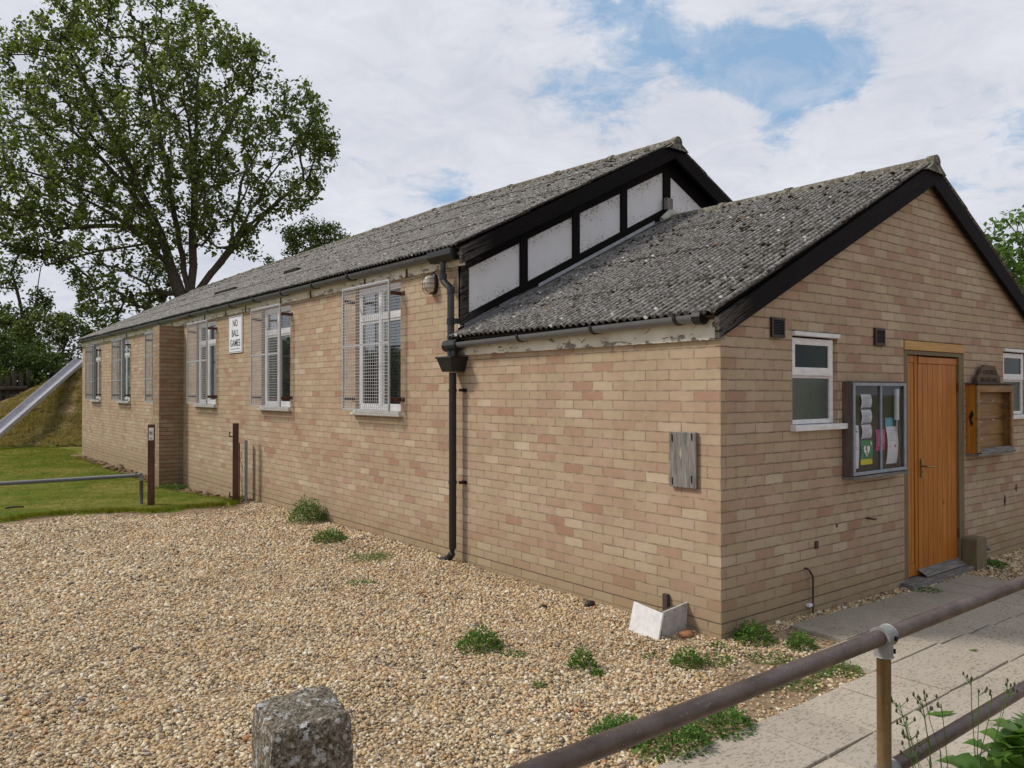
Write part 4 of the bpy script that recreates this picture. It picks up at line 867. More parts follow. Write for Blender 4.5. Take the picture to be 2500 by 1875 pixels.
# bulkhead lamp
lp = thing('bulkhead_lamp', 'oval caged bulkhead light beside the black downpipe under the eaves', 'lamp', (0, 3.56, 2.745))
def oval(cx, a, b, c, n=16): return None
mb = MB(); n = 20
for (x, s) in ((-.002, 1.0), (-.03, 1.0), (-.036, .92)):
    for q in range(n):
        an = 2*math.pi*q/n; ca_, sa = math.cos(an), math.sin(an); mb.v.append((x, .072*s*math.copysign(abs(ca_)**.7, ca_), .105*s*math.copysign(abs(sa)**.7, sa)))
for k in range(2):
    for q in range(n): mb.f.append((k*n+q, k*n+(q+1) % n, (k+1)*n+(q+1) % n, (k+1)*n+q))
mb.f.append(tuple(range(2*n, 3*n))); ob('lamp_base', mb, BLACKPL, lp)
mb = MB(); st = [(-.036, .86), (-.07, .84), (-.10, .72), (-.118, .45), (-.122, .02)]
for (x, s) in st:
    for q in range(n):
        an = 2*math.pi*q/n; ca_, sa = math.cos(an), math.sin(an); mb.v.append((x, .068*s*math.copysign(abs(ca_)**.7, ca_), .100*s*math.copysign(abs(sa)**.7, sa)))
for k in range(len(st)-1):
    for q in range(n): mb.f.append((k*n+q, k*n+(q+1) % n, (k+1)*n+(q+1) % n, (k+1)*n+q))
ob('lamp_glass', mb, BULKG, lp, smooth=True)
mb = MB()
for z in (-.05, .0, .05): mb.tube([(-.036, -.07, z), (-.09, -.066, z), (-.124, -.04, z), (-.13, 0, z), (-.124, .04, z), (-.09, .066, z), (-.036, .07, z)], .0028, 6)
for y in (-.02, .025): mb.tube([(-.036, y, -.104), (-.09, y, -.10), (-.126, y, -.06), (-.132, y, 0), (-.126, y, .06), (-.09, y, .10), (-.036, y, .104)], .0028, 6)
ob('lamp_cage', mb, RUST, lp); ob('conduit', MB().tube([(-.012, .0, .10), (-.012, -.005, .16)], .007, 6), BLACKPL, lp)
# weathered board on the side wall
wb = thing('weathered_board', 'bare grey weathered plank screwed to the brick side wall near the corner', 'board', (0, .305, 1.16))
mb = MB(); mb.prism([(-.118, -.19), (.115, -.193), (.121, .195), (-.117, .200)], 0, -.030, -.004); o = ob('plank', mb, WGREY, wb, bevel=.003)
ob('knot', MB().prism([(.012, .0), (.006, .05), (.012, .11), (.024, .05)], 0, -.0315, -.0295), simple('pale_bare_wood', (.42, .37, .29), .85, 20, .3), wb)
scw = MB()
for y, z in ((-.085, .165), (-.082, -.13), (.09, .15), (.088, -.155)): scw.prism([(y-.006, z-.025), (y+.006, z-.02), (y+.009, z+.03), (y-.004, z+.025)], 0, -.0315, -.0285)
ob('screw_stain', scw, VOIDM, wb)
# notice board, left of the door
nb = thing('notice_board', 'glazed grey weathered wooden notice board with posters left of the orange door', 'notice board', (0, 0, 0))
x0, x1, z0, z1 = 1.555, 2.435, .968, 1.725
ob('case', MB().box(x0, x0+.03, -.085, -.003, z0, z1).box(x1-.03, x1, -.085, -.003, z0, z1).box(x0+.03, x1-.03, -.085, -.003, z1-.022, z1).box(x0+.03, x1-.03, -.085, -.003, z0, z0+.022), simple('grey_brown_wood', (.15, .115, .10), .8, 9, .4, bs=.6, bd=.005, stretch=(6, 6, .6), c2=(.075, .056, .048)), nb, bevel=.003)
ob('back_panel', MB().box(x0+.031, x1-.031, -.02, -.004, z0+.023, z1-.023), BACKB, nb)
ob('frame', MB().box(x0+.006, x0+.034, -.096, -.086, z0+.035, z1-.012).box(x1-.036, x1-.004, -.096, -.086, z0+.035, z1-.012).box(x0+.034, x1-.036, -.096, -.086, z1-.036, z1-.012).box(x0+.006, x1-.004, -.098, -.086, z0+.008, z0+.034).box(2.0, 2.022, -.092, -.080, z0+.035, z1-.037), GALVG, nb, bevel=.002)
ob('bottom_ledge', MB().box(x0-.01, x1+.01, -.108, -.003, z0-.022, z0-.001), WGREYH, nb, bevel=.003)
ob('sliding_glass', MB().quad((x0+.034, -.077, z0+.023), (x1-.037, -.077, z0+.023), (x1-.037, -.077, z1-.024), (x0+.034, -.077, z1-.024)), mat('thin_display_glass', glass_mat((.96, .97, .97), .02, .025)), nb)
def sheet(name, label, x0, x1, z0, z1, m_, y=-.026, bow=.008, cat='poster'):
    """a pinned sheet of paper standing slightly off the board; thickness 1 mm"""
    mb = MB(); n = 6
    for k in range(n+1):
        t_ = k/n; z = z0+(z1-z0)*t_; yb2 = y-bow*math.sin(math.pi*t_)
        mb.v += [(x0, yb2, z), (x1, yb2-.002, z), (x1, yb2+.001, z), (x0, yb2+.001, z)]
    for k in range(n):
        a = 4*k
        for q in range(4): mb.f.append((a+q, a+(q+1) % 4, a+4+(q+1) % 4, a+4+q))
    mb.f += [(0, 1, 2, 3), (4*n, 4*n+3, 4*n+2, 4*n+1)]
    o = ob(name, mb, m_); 
    if label: tag(o, label, cat)
    return o
def lines(parent, x0, x1, z0, z1, n, m_=INK, y=-.041, h=.0022, seed=1):
    r = random.Random(seed); mb = MB()
    for k in range(n): z = z1-(z1-z0)*(k+.5)/n; mb.box(x0, x0+(x1-x0)*r.uniform(.6, 1), y-.0006, y, z-h/2, z+h/2)
    return ob('printed_lines', mb, m_, parent)
p_ = sheet('notice_paper', 'long white notice with printed heading in the lower left of the glazed notice board', 1.605, 1.755, 1.02, 1.37, PAPER)
lines(p_, 1.625, 1.735, 1.31, 1.352, 2, h=.010, seed=3); lines(p_, 1.625, 1.735, 1.17, 1.29, 8, seed=4)
for k, (za, zb, wd) in enumerate(((1.505, 1.62, 'topmost'), (1.38, 1.495, 'middle'), (1.255, 1.372, 'lowest'))):
    p_ = sheet('notice_paper', wd+' of three white calendar pages hung in a column in the glazed notice board', 1.795+.004*k, 1.955, za, zb, PAPER, bow=.012)
    lines(p_, 1.81, 1.94, za+.02, zb-.02, 7, NAVY, -.0425, .0016, k); ob('blue_stripe', MB().box(1.797+.004*k, 1.953, -.0425, -.0405, za+.004, za+.010), NAVY, p_)
p_ = sheet('defibrillator_poster', 'green and yellow poster with white heart and lightning bolt in the notice board', 1.79, 1.975, 1.09, 1.245, GREENP)
ob('yellow_strip', MB().box(1.792, 1.976, -.030, -.024, 1.045, 1.089), YELP, p_)
hp_ = [(0, -.058), (-.045, -.005), (-.05, .022), (-.035, .04), (-.015, .038), (0, .022), (.015, .038), (.035, .04), (.05, .022), (.045, -.005)]
ob('white_heart', MB().prism([(1.865+a, 1.163+b*.95) for a, b in hp_], 1, -.0415, -.0395), SIGNW, p_)
ob('lightning_bolt', MB().prism([(1.855+a, 1.165+b) for a, b in [(-.004, .035), (-.014, .002), (.004, .003), (.008, -.022), (-.002, -.020), (.013, -.045), (.024, -.018), (.014, -.018), (.018, .013), (.002, .011), (.008, .035)]], 1, -.0428, -.0417), INK, p_)
ob('white_cross', MB().box(1.932, 1.942, -.0415, -.0385, 1.20, 1.232).box(1.921, 1.953, -.0415, -.0385, 1.211, 1.221), SIGNW, p_)
p_ = sheet('pink_poster', 'pink poster in the right half of the glazed notice board', 2.035, 2.18, 1.15, 1.325, PINKP); lines(p_, 2.06, 2.155, 1.19, 1.30, 7, SIGNW, -.0365, .0025, 5)
sheet('blue_poster', 'light blue poster half hidden behind a white sheet in the notice board', 2.205, 2.33, 1.29, 1.42, BLUEP, y=-.023, bow=.003)
p_ = sheet('notice_paper', 'crumpled white sheet with red marks at lower right in the notice board', 2.205, 2.385, 1.03, 1.345, PAPER, y=-.03, bow=.016); lines(p_, 2.23, 2.36, 1.22, 1.32, 6, GALVG, -.046, .002, 6)
ob('red_mark', MB().box(2.24, 2.252, -.0475, -.0465, 1.172, 1.182).box(2.315, 2.345, -.0475, -.0465, 1.172, 1.188), flat('red_mark', (.4, .03, .04)), p_)
p_ = tag(ob('paper_roll', MB().tube([(2.345, -.052, 1.40), (2.345, -.052, 1.665)], .021, 12), PAPER, smooth=False), 'white paper roll hanging at upper right inside the notice board', 'paper roll'); smooth_angle(p_, 50)
ob('rod', MB().tube([(2.355, -.05, 1.31), (2.355, -.05, 1.40)], .006, 8), GALV, p_)
ob('number_tag', MB().box(1.64, 1.655, -.0295, -.022, 1.53, 1.575).box(1.665, 1.672, -.0295, -.022, 1.545, 1.575).box(1.68, 1.70, -.0295, -.022, 1.55, 1.572), PAPER, nb)
# notice board, right of the door
nb2 = thing('notice_board', 'empty honey coloured wooden notice board right of the orange door', 'notice board', (0, 0, 0))
x0, x1, z0, z1 = 3.845, 4.735, 1.035, 1.71
ob('case', MB().box(x0, x0+.02, -.085, -.003, z0, z1), ORANGE, nb2, bevel=.002)
ob('case', MB().box(x1-.02, x1, -.085, -.003, z0, z1).box(x0+.02, x1-.02, -.085, -.003, z1-.02, z1).box(x0+.02, x1-.02, -.085, -.003, z0, z0+.02), NBWOOD, nb2, bevel=.002)
bk = MB()
for k in range(4): bk.prism([(-.01, z0+.02+.155*k), (-.026, z0+.02+.155*k+.003), (-.012, z0+.02+.155*(k+1))], 0, x0+.02, x1-.02)
ob('backboard', bk, NBWOOD, nb2)
ob('frame', MB().box(x0+.004, x0+.06, -.108, -.086, z0+.01, z1-.006).box(x1-.055, x1-.004, -.108, -.086, z0+.01, z1-.006).box(x0+.06, x1-.055, -.108, -.086, z1-.075, z1-.006), NBWOOD, nb2, bevel=.003)
ob('bottom_ledge', MB().prism([(-.086, z0+.05), (-.11, z0+.035), (-.125, z0+.0), (-.086, z0-.0)], 0, x0+.06, x1+.0).box(x0-.01, x1+.01, -.125, -.003, z0-.018, z0-.001), WGREYH, nb2, bevel=.003)
ob('top_board', MB().box(x0-.02, x1+.02, -.125, -.003, z1+.001, z1+.014), DARKWD, nb2, bevel=.002)
ob('latch', MB().prism([(-.05, 1.30), (-.03, 1.40), (-.06, 1.46), (-.075, 1.42), (-.055, 1.37), (-.068, 1.33)], 0, x0-.006, x0-.001), BLACKPL, nb2)
pn = MB()
for px, pz in ((4.12, 1.545), (4.42, 1.55), (4.13, 1.335), (4.43, 1.355), (4.13, 1.17)): pn.tube([(px, -.022, pz), (px, -.034, pz)], .007, 6)
ob('drawing_pin', pn, SIGNW, nb2)
# plaque
pq = thing('name_plaque', 'small stepped wooden plaque reading CATFIELD VILLAGE HALL on top of the right notice board', 'plaque', (4.25, -.03, 1.726))
ob('plaque_board', MB().prism([(-.28, 0), (.28, 0), (.28, .058), (.22, .10), (.155, .175), (-.10, .182), (-.17, .15), (-.20, .085), (-.28, .062)], 1, -.028, 0), simple('brown_carved_wood', (.14, .085, .05), .7, 9, .4, bs=.5, stretch=(.6, 6, 6)), pq, bevel=.003)
text('CATFIELD', .062, (.03, -.0288, .105), RF, VOIDM, pq, sx=1.25); text('VILLAGE HALL', .058, (.01, -.0288, .032), RF, VOIDM, pq, sx=1.15)
# wooden stump by door
tag(ob('timber_stub_post', MB().prism([(3.735, -.2), (3.965, -.2), (3.965, .215), (3.94, .235), (3.75, .24), (3.735, .22)], 1, -.14, -.004), OLIVEWD, bevel=.006), 'short square greenish timber post standing against the wall right of the orange door', 'post')
# broken box by the corner
bx = thing('broken_box', 'broken box of two white painted boards lying on the gravel against the side wall', 'box', (-.3, .4, -.05))
M1 = Matrix.Translation((-.345, .39, -.05)) @ Matrix.Rotation(R_(9), 4, 'Y') @ Matrix.Rotation(R_(6), 4, 'X')
M1l = Matrix.Translation((.3, -.4, .05)) @ M1
ob('side_board', MB().box(-.008, .008, -.135, .135, .0, .215, M1l), WORNW, bx, bevel=.002)
M2 = Matrix.Translation((-.012, -.115, .01))
ob('end_board', MB().prism([(-.258, -.006), (.262, .02), (.288, .225), (-.27+.27, .195), (-.255, .165)][:0] or [(.028, .0), (.285, .03), (.300, .215), (.015, .185)], 1, -.118, -.102), simple('shaded_worn_paint', (.52, .50, .49), .75, 20, .3, bs=.5), bx, bevel=.002)  # side board's worn white greyed: this face's shade put into the colour
ob('inner_batten', MB().box(.0, .27, -.09, -.03, .10, .145, Matrix.Rotation(R_(-9), 4, 'Y')), DARKWD, bx, bevel=.003)
nl = MB()
for a, b in ((.05, .16), (.15, .185), (.27, .19), (.04, .03), (.272, .06)): nl.tube([(a, -.119, b), (a, -.1215, b)], .004, 6)
ob('nail', nl, VOIDM, bx)
tag(ob('wooden_stake', MB().box(-.032, -.004, .445, .49, -.08, .19), DARKWD, bevel=.003), 'short dark wooden stake standing against the side wall behind the broken white box', 'stake')
def stone(name, label, x, y, s, m_, cat='stone', seed=1):
    r = np.random.default_rng(seed); V = IV*np.array(s)*(1+.10*r.normal(size=(len(IV), 1)))+np.array([x, y, float(gz(x, y))+s[2]*.5]); return tag(big(name, V, IF, m_, smooth=True), label, cat)
TERR = simple('terracotta_stone', (.42, .20, .10), .7, 10, .25); DKST = simple('dark_flint', (.05, .038, .03), .6, 14, .4)
stone('terracotta_shard', 'flat terracotta coloured stone lying in front of the broken white box', -.13, .20, (.065, .045, .028), TERR, seed=4)
stone('dark_clod', 'dark brown clod on the gravel at the foot of the side wall', -.10, 1.17, (.05, .04, .028), DKST, 'clod', 5)
stone('dark_flint_stone', 'dark flint pebble larger than the gravel around it near the wall', -.42, 1.35, (.03, .025, .02), DKST, seed=6)
# ================================================================== posts and rails by the lawn
def hch(x, y, w_, z0, z1, m_, name, label, cat, lip=.018, rot=0, group=None):
    t_ = thing(name, label, cat, (x, y, z0), group)
    mb = MB(); mb.box(-w_/2, w_/2, -.004, .004, 0, z1-z0).box(-w_/2, -w_/2+.008, .004, .05, 0, z1-z0).box(w_/2-.008, w_/2, .004, .05, 0, z1-z0)
    mb.box(-w_/2, w_/2, -.03, -.022, 0, z1-z0).box(-w_/2, -w_/2+.006, -.022, -.004, 0, z1-z0)
    ob('channel', mb, m_, t_, bevel=.002); t_.rotation_euler = (0, 0, R_(rot)); return t_
pa = hch(-1.39, 8.95, .088, -.15, 1.167, REDBRN, 'steel_gatepost', 'tall red brown steel gatepost with a small white sticker, beside the grey rail', 'post', rot=-20, group='red brown gateposts')
ob('sticker', MB().box(-.030, .034, -.0325, -.0305, 1.09, 1.27), SIGNW, pa)
dg_ = MB()
for k in range(16):
    a = 2*math.pi*k/16; b = 2*math.pi*(k+1)/16; f_ = lambda r, q: (.002+r*math.cos(q), -.0335, 1.195+r*1.25*math.sin(q)); dg_.quad(f_(.026, a), f_(.026, b), f_(.021, b), f_(.021, a))
dg_.box(-.010, .012, -.0336, -.0328, 1.185, 1.205).box(-.010, -.006, -.0336, -.0328, 1.17, 1.185).box(.008, .012, -.0336, -.0328, 1.17, 1.185).box(-.02, .022, -.0336, -.0328, 1.115, 1.122).box(-.014, .016, -.0336, -.0328, 1.103, 1.108).box(-.016, -.008, -.0336, -.0328, 1.20, 1.212)
ob('sticker_print', dg_, REDBRN, pa)
pb = hch(-.295, 8.58, .085, -.12, 1.168, REDBRN, 'steel_gatepost', 'tall red brown steel gatepost with hinge hooks, close to the wall', 'post', rot=-20, group='red brown gateposts')
for z in (.19, 1.09): ob('hinge_hook', MB().tube([(-.04, -.02, z), (-.075, -.02, z), (-.085, -.02, z), (-.085, -.02, z+.07)], .009, 8), RUST, pb)
ob('side_bar', MB().box(.045, .062, -.01, .03, .1, .99), RUST, pb)
pcx = hch(-.10, 8.68, .045, -.1, .90, GALVG, 'grey_steel_post', 'short grey steel angle post between the gatepost and the brick wall', 'post', rot=-20)
wv_ = MB(); rr = random.Random(2); pth = [(-.215, 8.52, z) for z in (0, .1)]
for k in range(3):
    p0 = [(-.14-.03*rr.random()+.02*math.sin(q*1.3+k), 8.70, .02+.085*q) for q in range(9+k)]; wv_.tube(p0, .0022, 5)
tag(ob('tangled_wire', wv_, RUST), 'thin rusty wire tangled around the short grey post', 'wire')
rl = thing('low_rail', 'low grey tubular rail with one end post at the edge of the lawn', 'rail', (-1.47, 9.17, -.1))
ob('top_tube', MB().tube([(-.02, 0, .52), (-6.5, -.02, .52)], .027, 12), RAILG, rl, smooth=True)
ob('end_post', MB().tube([(0, 0, -.1), (0, 0, .50)], .027, 12), RAILG, rl, smooth=True)
ob('elbow_fitting', MB().tube([(.0, 0, .44), (.0, 0, .50), (-.01, 0, .53), (-.04, 0, .52), (-.09, 0, .52)], .034, 12).tube([(-.03, -.03, .535), (-.03, -.045, .535)], .01, 8), CLAMP, rl, smooth=True)
# ================================================================== foreground handrail
hr = thing('handrail', 'brown tubular metal handrail with galvanised clamp crossing the foreground', 'handrail', (-1.995, -2.112, -.07))
z1, z2 = .885+.07, .462+.07
ob('top_rail', MB().tube([(-2.6, 0, z1), (0, 0, z1), (4.2, 0, z1)], .0242, 24), RAILM, hr, smooth=True)
ob('lower_rail', MB().tube([(.03, 0, z2), (4.2, 0, z2)], .0242, 24), RAILM, hr, smooth=True)
def post(x, full):
    ob('post', MB().tube([(x, 0, -.1), (x, 0, z1-.02)], .0213, 20), POSTM, hr, smooth=True)
    cl = MB().tube([(x-.028, 0, z1), (x+.028, 0, z1)], .0305, 24).tube([(x, 0, z1-.008), (x, 0, z1-.062)], .0275, 20); o = ob('clamp_fitting', cl, CLAMP, hr, bevel=.003); smooth_angle(o, 45)
    bo = MB().tube([(x+.012, -.029, z1-.002), (x+.013, -.036, z1-.003)], .0075, 10).tube([(x+.018, -.018, z1-.045), (x+.022, -.027, z1-.045)], .0075, 10); ob('grub_screw', bo, VOIDM, hr)
    cl2 = MB().tube([(x, 0, z2-.03), (x, 0, z2+.012)], .0275, 20).tube([(x, 0, z2), (x+.05, 0, z2)], .029, 20); o = ob('clamp_fitting', cl2, CLAMP, hr, bevel=.003); smooth_angle(o, 45)
post(0, True); post(2.1, True); post(4.1, True); post(-2.4, False)
# ================================================================== concrete bollard
bo_ = MB(); wd = .095; lv_ = [(0, 1.0), (.82, .995), (.885, .985), (.913, .95), (.928, .87), (.935, .6)]
n = 28; rgs = []; rg_ = np.random.default_rng(9)
for (z, s) in [(-.1, 1.02), (.2, 1.01), (.4, 1.005), (.55, 1.0), (.66, 1.0), (.74, .995)]+[(z_-.0, s_) for z_, s_ in lv_[1:]]:
    i = len(bo_.v); rgs.append(i)
    for q in range(n):
        an = 2*math.pi*q/n+math.pi/n; ca_, sa = math.cos(an), math.sin(an); k_ = 1/max(abs(ca_), abs(sa)); k_ = min(k_, 1.35); e = 1+.012*rg_.normal()
        bo_.v.append((wd*s*ca_*k_*e, wd*s*sa*k_*e, z+(.012*(ca_*.6+sa*.8)*(z-.74)/.2 if z > .75 else 0)))
for a, b in zip(rgs, rgs[1:]):
    for q in range(n): bo_.f.append((a+q, a+(q+1) % n, b+(q+1) % n, b+q))
bo_.f.append(tuple(rgs[-1]+q for q in range(n)))
bol = ob('concrete_bollard', bo_, CONC, smooth=True); bol.location = (-3.69, -1.62, 0); bol.rotation_euler = (0, 0, R_(-8)); tag(bol, 'square weathered concrete bollard speckled with lichen in the foreground', 'bollard')
md = bol.modifiers.new('sub', 'SUBSURF'); md.levels = 3; md.render_levels = 3; md.subdivision_type = 'SIMPLE'
tx = bpy.data.textures.new('lump', 'CLOUDS'); tx.noise_scale = .022; tx.noise_depth = 3; md = bol.modifiers.new('d', 'DISPLACE'); md.texture = tx; md.strength = .012; md.mid_level = .5; md.texture_coords = 'GLOBAL'
# ================================================================== slide and palisade
sl_ = thing('playground_slide', 'long straight steel playground slide running down the grassy bank', 'slide', (-2.0, 25.6, -.05))
P0 = Vector((0, 0, -0.07)); P1 = Vector((3.72, 6.15, 2.78)); dr = (P1-P0).normalized(); sd = Vector((dr.y, -dr.x, 0)).normalized(); nm = sd.cross(dr).normalized()
if nm.z < 0: nm = -nm
sec = [(a*.80, b*.8) for a, b in [(-.27, .16), (-.25, .16), (-.235, .04), (-.19, .01), (0, 0), (.19, .01), (.235, .04), (.25, .16), (.27, .16), (.27, .145), (.262, .0), (.2, -.03), (-.2, -.03), (-.262, 0), (-.27, .145)]]
mb = MB(); rgs = []
for k in range(13):
    p = P0+(P1-P0)*(k/12)+Vector((0, 0, .16)); i = len(mb.v); rgs.append(i); mb.v += [tuple(p+sd*a+nm*b) for a, b in sec]
for a, b in zip(rgs, rgs[1:]):
    for q in range(len(sec)): mb.f.append((a+q, a+(q+1) % len(sec), b+(q+1) % len(sec), b+q))
mb.f += [tuple(rgs[0]+q for q in range(len(sec))), tuple(rgs[-1]+q for q in range(len(sec)))]
ob('chute', mb, STEELSL, sl_)
for k in (2, 5, 8): p = P0+(P1-P0)*(k/12)+Vector((0, 0, .155)); ob('seam_strap', MB().tube([p-sd*.215+nm*.13, p-sd*.21-nm*.03, p+sd*.21-nm*.03, p+sd*.215+nm*.13], .012, 6), GALVG, sl_)
pf = thing('log_palisade', 'old palisade fence of upright logs behind the grassy bank', 'fence', (-1.5, 33.2, .2))
rr = random.Random(4)
base = Vector((-3.0, 0, 0))
for k in range(17):
    x = -2.2+k*.235; h = 2.1+.10*math.sin(k*2.1)+(.35 if k in (7, 14) else 0); gzz = float(mz(np.array(x-1.5), np.array(33.2)))*.6
    ob('log', MB().tube([(x, .03*rr.random(), -.6), (x+rr.uniform(-.03, .03), 0, -.05+h*.6+gzz)], .105, 9, r2=.095), LOGM, pf)
for z, a_, b_ in ((1.55, .5, 1.5), (1.25, .9, 1.7)): ob('cross_log', MB().tube([(a_, -.16, z), (b_, -.16, z+.04)], .08, 9), LOGM, pf)
# ================================================================== trees and bushes
def leaves(name, C, n_per, rad, size, m_, parent, seed, flatz=.8, narrow=.62, droop=0.0):
    r = np.random.default_rng(seed); n = len(C)*n_per
    c = np.repeat(C, n_per, 0); o3 = r.normal(size=(n, 3)); o3 /= np.linalg.norm(o3, axis=1, keepdims=True); o3 *= (r.random((n, 1))**.5)*rad*np.repeat(r.uniform(.55, 1.25, len(C)), n_per)[:, None]; o3[:, 2] *= flatz
    p = c+o3
    nrm = r.normal(size=(n, 3)); nrm[:, 2] = np.abs(nrm[:, 2])+.3; nrm /= np.linalg.norm(nrm, axis=1, keepdims=True)
    t1 = np.cross(nrm, r.normal(size=(n, 3))); t1 /= np.linalg.norm(t1, axis=1, keepdims=True); t1[:, 2] -= droop; t2 = np.cross(nrm, t1)
    s = size*r.uniform(.6, 1.25, (n, 1)); a = t1*s; b = t2*s*narrow
    V = np.stack([p-a, p+b*.9-a*.1+nrm*s*.12, p+a, p-b*.9-a*.1+nrm*s*.12], 1).reshape(-1, 3); F = np.arange(4*n).reshape(-1, 4)
    return big(name, V, F, m_, parent)
def in_poly(px, pz, poly):
    ins = np.zeros(len(px), bool); n = len(poly)
    for i in range(n):
        x1, y1 = poly[i]; x2, y2 = poly[(i+1) % n]; c = ((y1 > pz) != (y2 > pz)) & (px < (x2-x1)*(pz-y1)/(y2-y1+1e-12)+x1); ins ^= c
    return ins
def edge_dist(px, pz, poly):
    d = np.full(len(px), 1e9); n = len(poly)
    for i in range(n):
        a = np.array(poly[i]); b = np.array(poly[(i+1) % n]); ab = b-a; t_ = np.clip(((px-a[0])*ab[0]+(pz-a[1])*ab[1])/(ab@ab+1e-9), 0, 1); d = np.minimum(d, np.hypot(px-a[0]-t_*ab[0], pz-a[1]-t_*ab[1]))
    return d
RT = np.array([.78438, -.62028, 0]); FW = np.array([.62026, .78435, 0]); UP = np.array([0, 0, 1.])
def tree(name, label, cat, base, poly, depthr, nclump, per, rad, lsize, lm, fork, limbs, trunk_r, seed, group=None, leader=.0, twig=.02, gapn=0, up=.8):
    """crown outline poly in (sideways, height) metres with its own thickness depthr; skeleton grown to clump centres"""
    r = np.random.default_rng(seed); poly = [tuple(p) for p in poly]; P = np.array(poly); lo, hi = P.min(0), P.max(0)
    x = r.uniform(lo[0], hi[0], nclump*5); z = r.uniform(lo[1], hi[1], nclump*5); ok = in_poly(x, z, poly); x, z = x[ok], z[ok]; d = edge_dist(x, z, poly); dm = d.max()
    # push in a little so clumps do not overrun the outline
    ok = d > rad*.25*r.random(len(d)); x, z, d = x[ok][:nclump], z[ok][:nclump], d[ok][:nclump]
    yy_ = r.uniform(-1, 1, len(x))*depthr*np.sqrt(1-(1-np.clip(d/dm, 0, 1))**2)
    if gapn:
        gp = r.uniform(-1, 1, (gapn, 3))*np.array([(hi[0]-lo[0])/2, depthr*.6, (hi[1]-lo[1])/2])+np.array([(hi[0]+lo[0])/2, 0, (hi[1]+lo[1])/2])
        q = np.stack([x, yy_, z], -1); dd = np.min(np.linalg.norm((q[:, None]-gp[None])*np.array([1, .35, 1]), axis=2), 1); k_ = dd > r.uniform(.5, 1.3, len(x)); x, yy_, z = x[k_], yy_[k_], z[k_]
    C = np.stack([x, yy_, z], -1)
    nodes = [np.array([0, 0, 0.])]; par = [-1]
    k = 1
    while k <= 6: nodes.append(np.array([fork[0]*k/6, 0, fork[1]*k/6])); par.append(k-1); k += 1
    fk = len(nodes)-1
    for li_, (lx, lz, ly) in enumerate(limbs):
        tip = np.array([lx, ly, lz]); sj = fk
        if li_ == 1 and len(limbs) > 6: sj = fk-1
        if li_ >= 4 and len(nodes) > fk+8:   # lesser limbs leave the leaders at different heights
            cand = np.array(nodes[fk:]); frac = np.linalg.norm(cand-cand[0], axis=1)/np.linalg.norm(tip-cand[0]); al_ = (cand-cand[0])@(tip-cand[0])/(np.linalg.norm(cand-cand[0], axis=1)*np.linalg.norm(tip-cand[0])+1e-6)
            tgt = r.uniform(.12, .5); sc__ = np.abs(frac-tgt)*2-al_; sj = fk+int(sc__[1:].argmin())+1
        st_ = nodes[sj]; prev = sj; L_ = np.linalg.norm(tip-st_); ns = max(4, int(L_/.7)); mid = st_+(tip-st_)*.45+np.array([0, 0, leader*L_*.1])+r.normal(size=3)*L_*.03
        for j in range(1, ns+1):
            t_ = j/ns; p = (1-t_)**2*st_+2*t_*(1-t_)*mid+t_*t_*tip+r.normal(size=3)*.05; nodes.append(p); par.append(prev); prev = len(nodes)-1
    depth_ = [0.0]
    for i in range(1, len(nodes)): depth_.append(depth_[par[i]]+np.linalg.norm(nodes[i]-nodes[par[i]]))
    order = np.argsort(np.linalg.norm(C-nodes[fk], axis=1)); NA = np.array(nodes); DA = np.array(depth_)
    cap_ = len(nodes)+len(C)*4+10; NB = np.zeros((cap_, 3)); NB[:len(nodes)] = NA; DB = np.zeros(cap_); DB[:len(nodes)] = DA; nn = len(nodes); prl = par[:]
    for ci in order:
        c = C[ci]; dv = NB[4:nn]-c; dist = np.sqrt((dv**2).sum(1)); cost = dist+.12*DB[4:nn]+np.where(NB[4:nn, 2] > c[2]+.3, (NB[4:nn, 2]-c[2])*.8, 0); j = int(cost.argmin())+4
        s_, e_ = NB[j].copy(), c; L_ = np.linalg.norm(e_-s_); m_ = s_+(e_-s_)*.5+np.array([0, 0, -.05*L_])+r.normal(size=3)*L_*.06; prev = j
        for p in (s_*.25+m_*.5+e_*.25, e_):
            NB[nn] = p; DB[nn] = DB[prev]+np.linalg.norm(p-NB[prev]); prl.append(prev); prev = nn; nn += 1
    cnt = np.zeros(nn); ch = np.zeros(nn, bool)
    for i in range(nn-1, 0, -1):
        if cnt[i] == 0: cnt[i] = 1
        cnt[prl[i]] += cnt[i]
    R0 = np.maximum(twig*.5, trunk_r*(cnt/cnt[0])**.48); R0[0] = trunk_r*1.25
    base = np.array(base); W3 = lambda p: base+RT*p[0]+FW*p[1]+UP*p[2]
    V = []; F = []
    for i in range(1, nn):
        a, b = NB[prl[i]], NB[i]; ra, rb = min(R0[prl[i]], R0[i]*1.35), R0[i]; d_ = b-a; L_ = np.linalg.norm(d_)
        if L_ < 1e-5: continue
        d_ /= L_; q = np.cross(d_, [0, 0, 1.] if abs(d_[2]) < .9 else [1., 0, 0]); q /= np.linalg.norm(q); w_ = np.cross(d_, q); ns = 9 if rb > .08 else (5 if rb > .03 else 3); i0 = len(V)
        for (pp, rr_) in ((a-d_*ra*.3, ra), (b, rb)):
            for s in range(ns): an = 2*math.pi*s/ns; V.append(W3(pp+q*math.cos(an)*rr_+w_*math.sin(an)*rr_))
        for s in range(ns): F.append((i0+s, i0+(s+1) % ns, i0+ns+(s+1) % ns, i0+ns+s))
    root = thing(name, label, cat, tuple(base), group)
    o = big('trunk', np.array(V)-base, np.array(F), BARK, root, smooth=True)
    CW = np.array([W3(c) for c in C])-base; leaves('crown', CW, per, rad, lsize, lm, root, seed+1, flatz=up)
    return root
K = 40/35
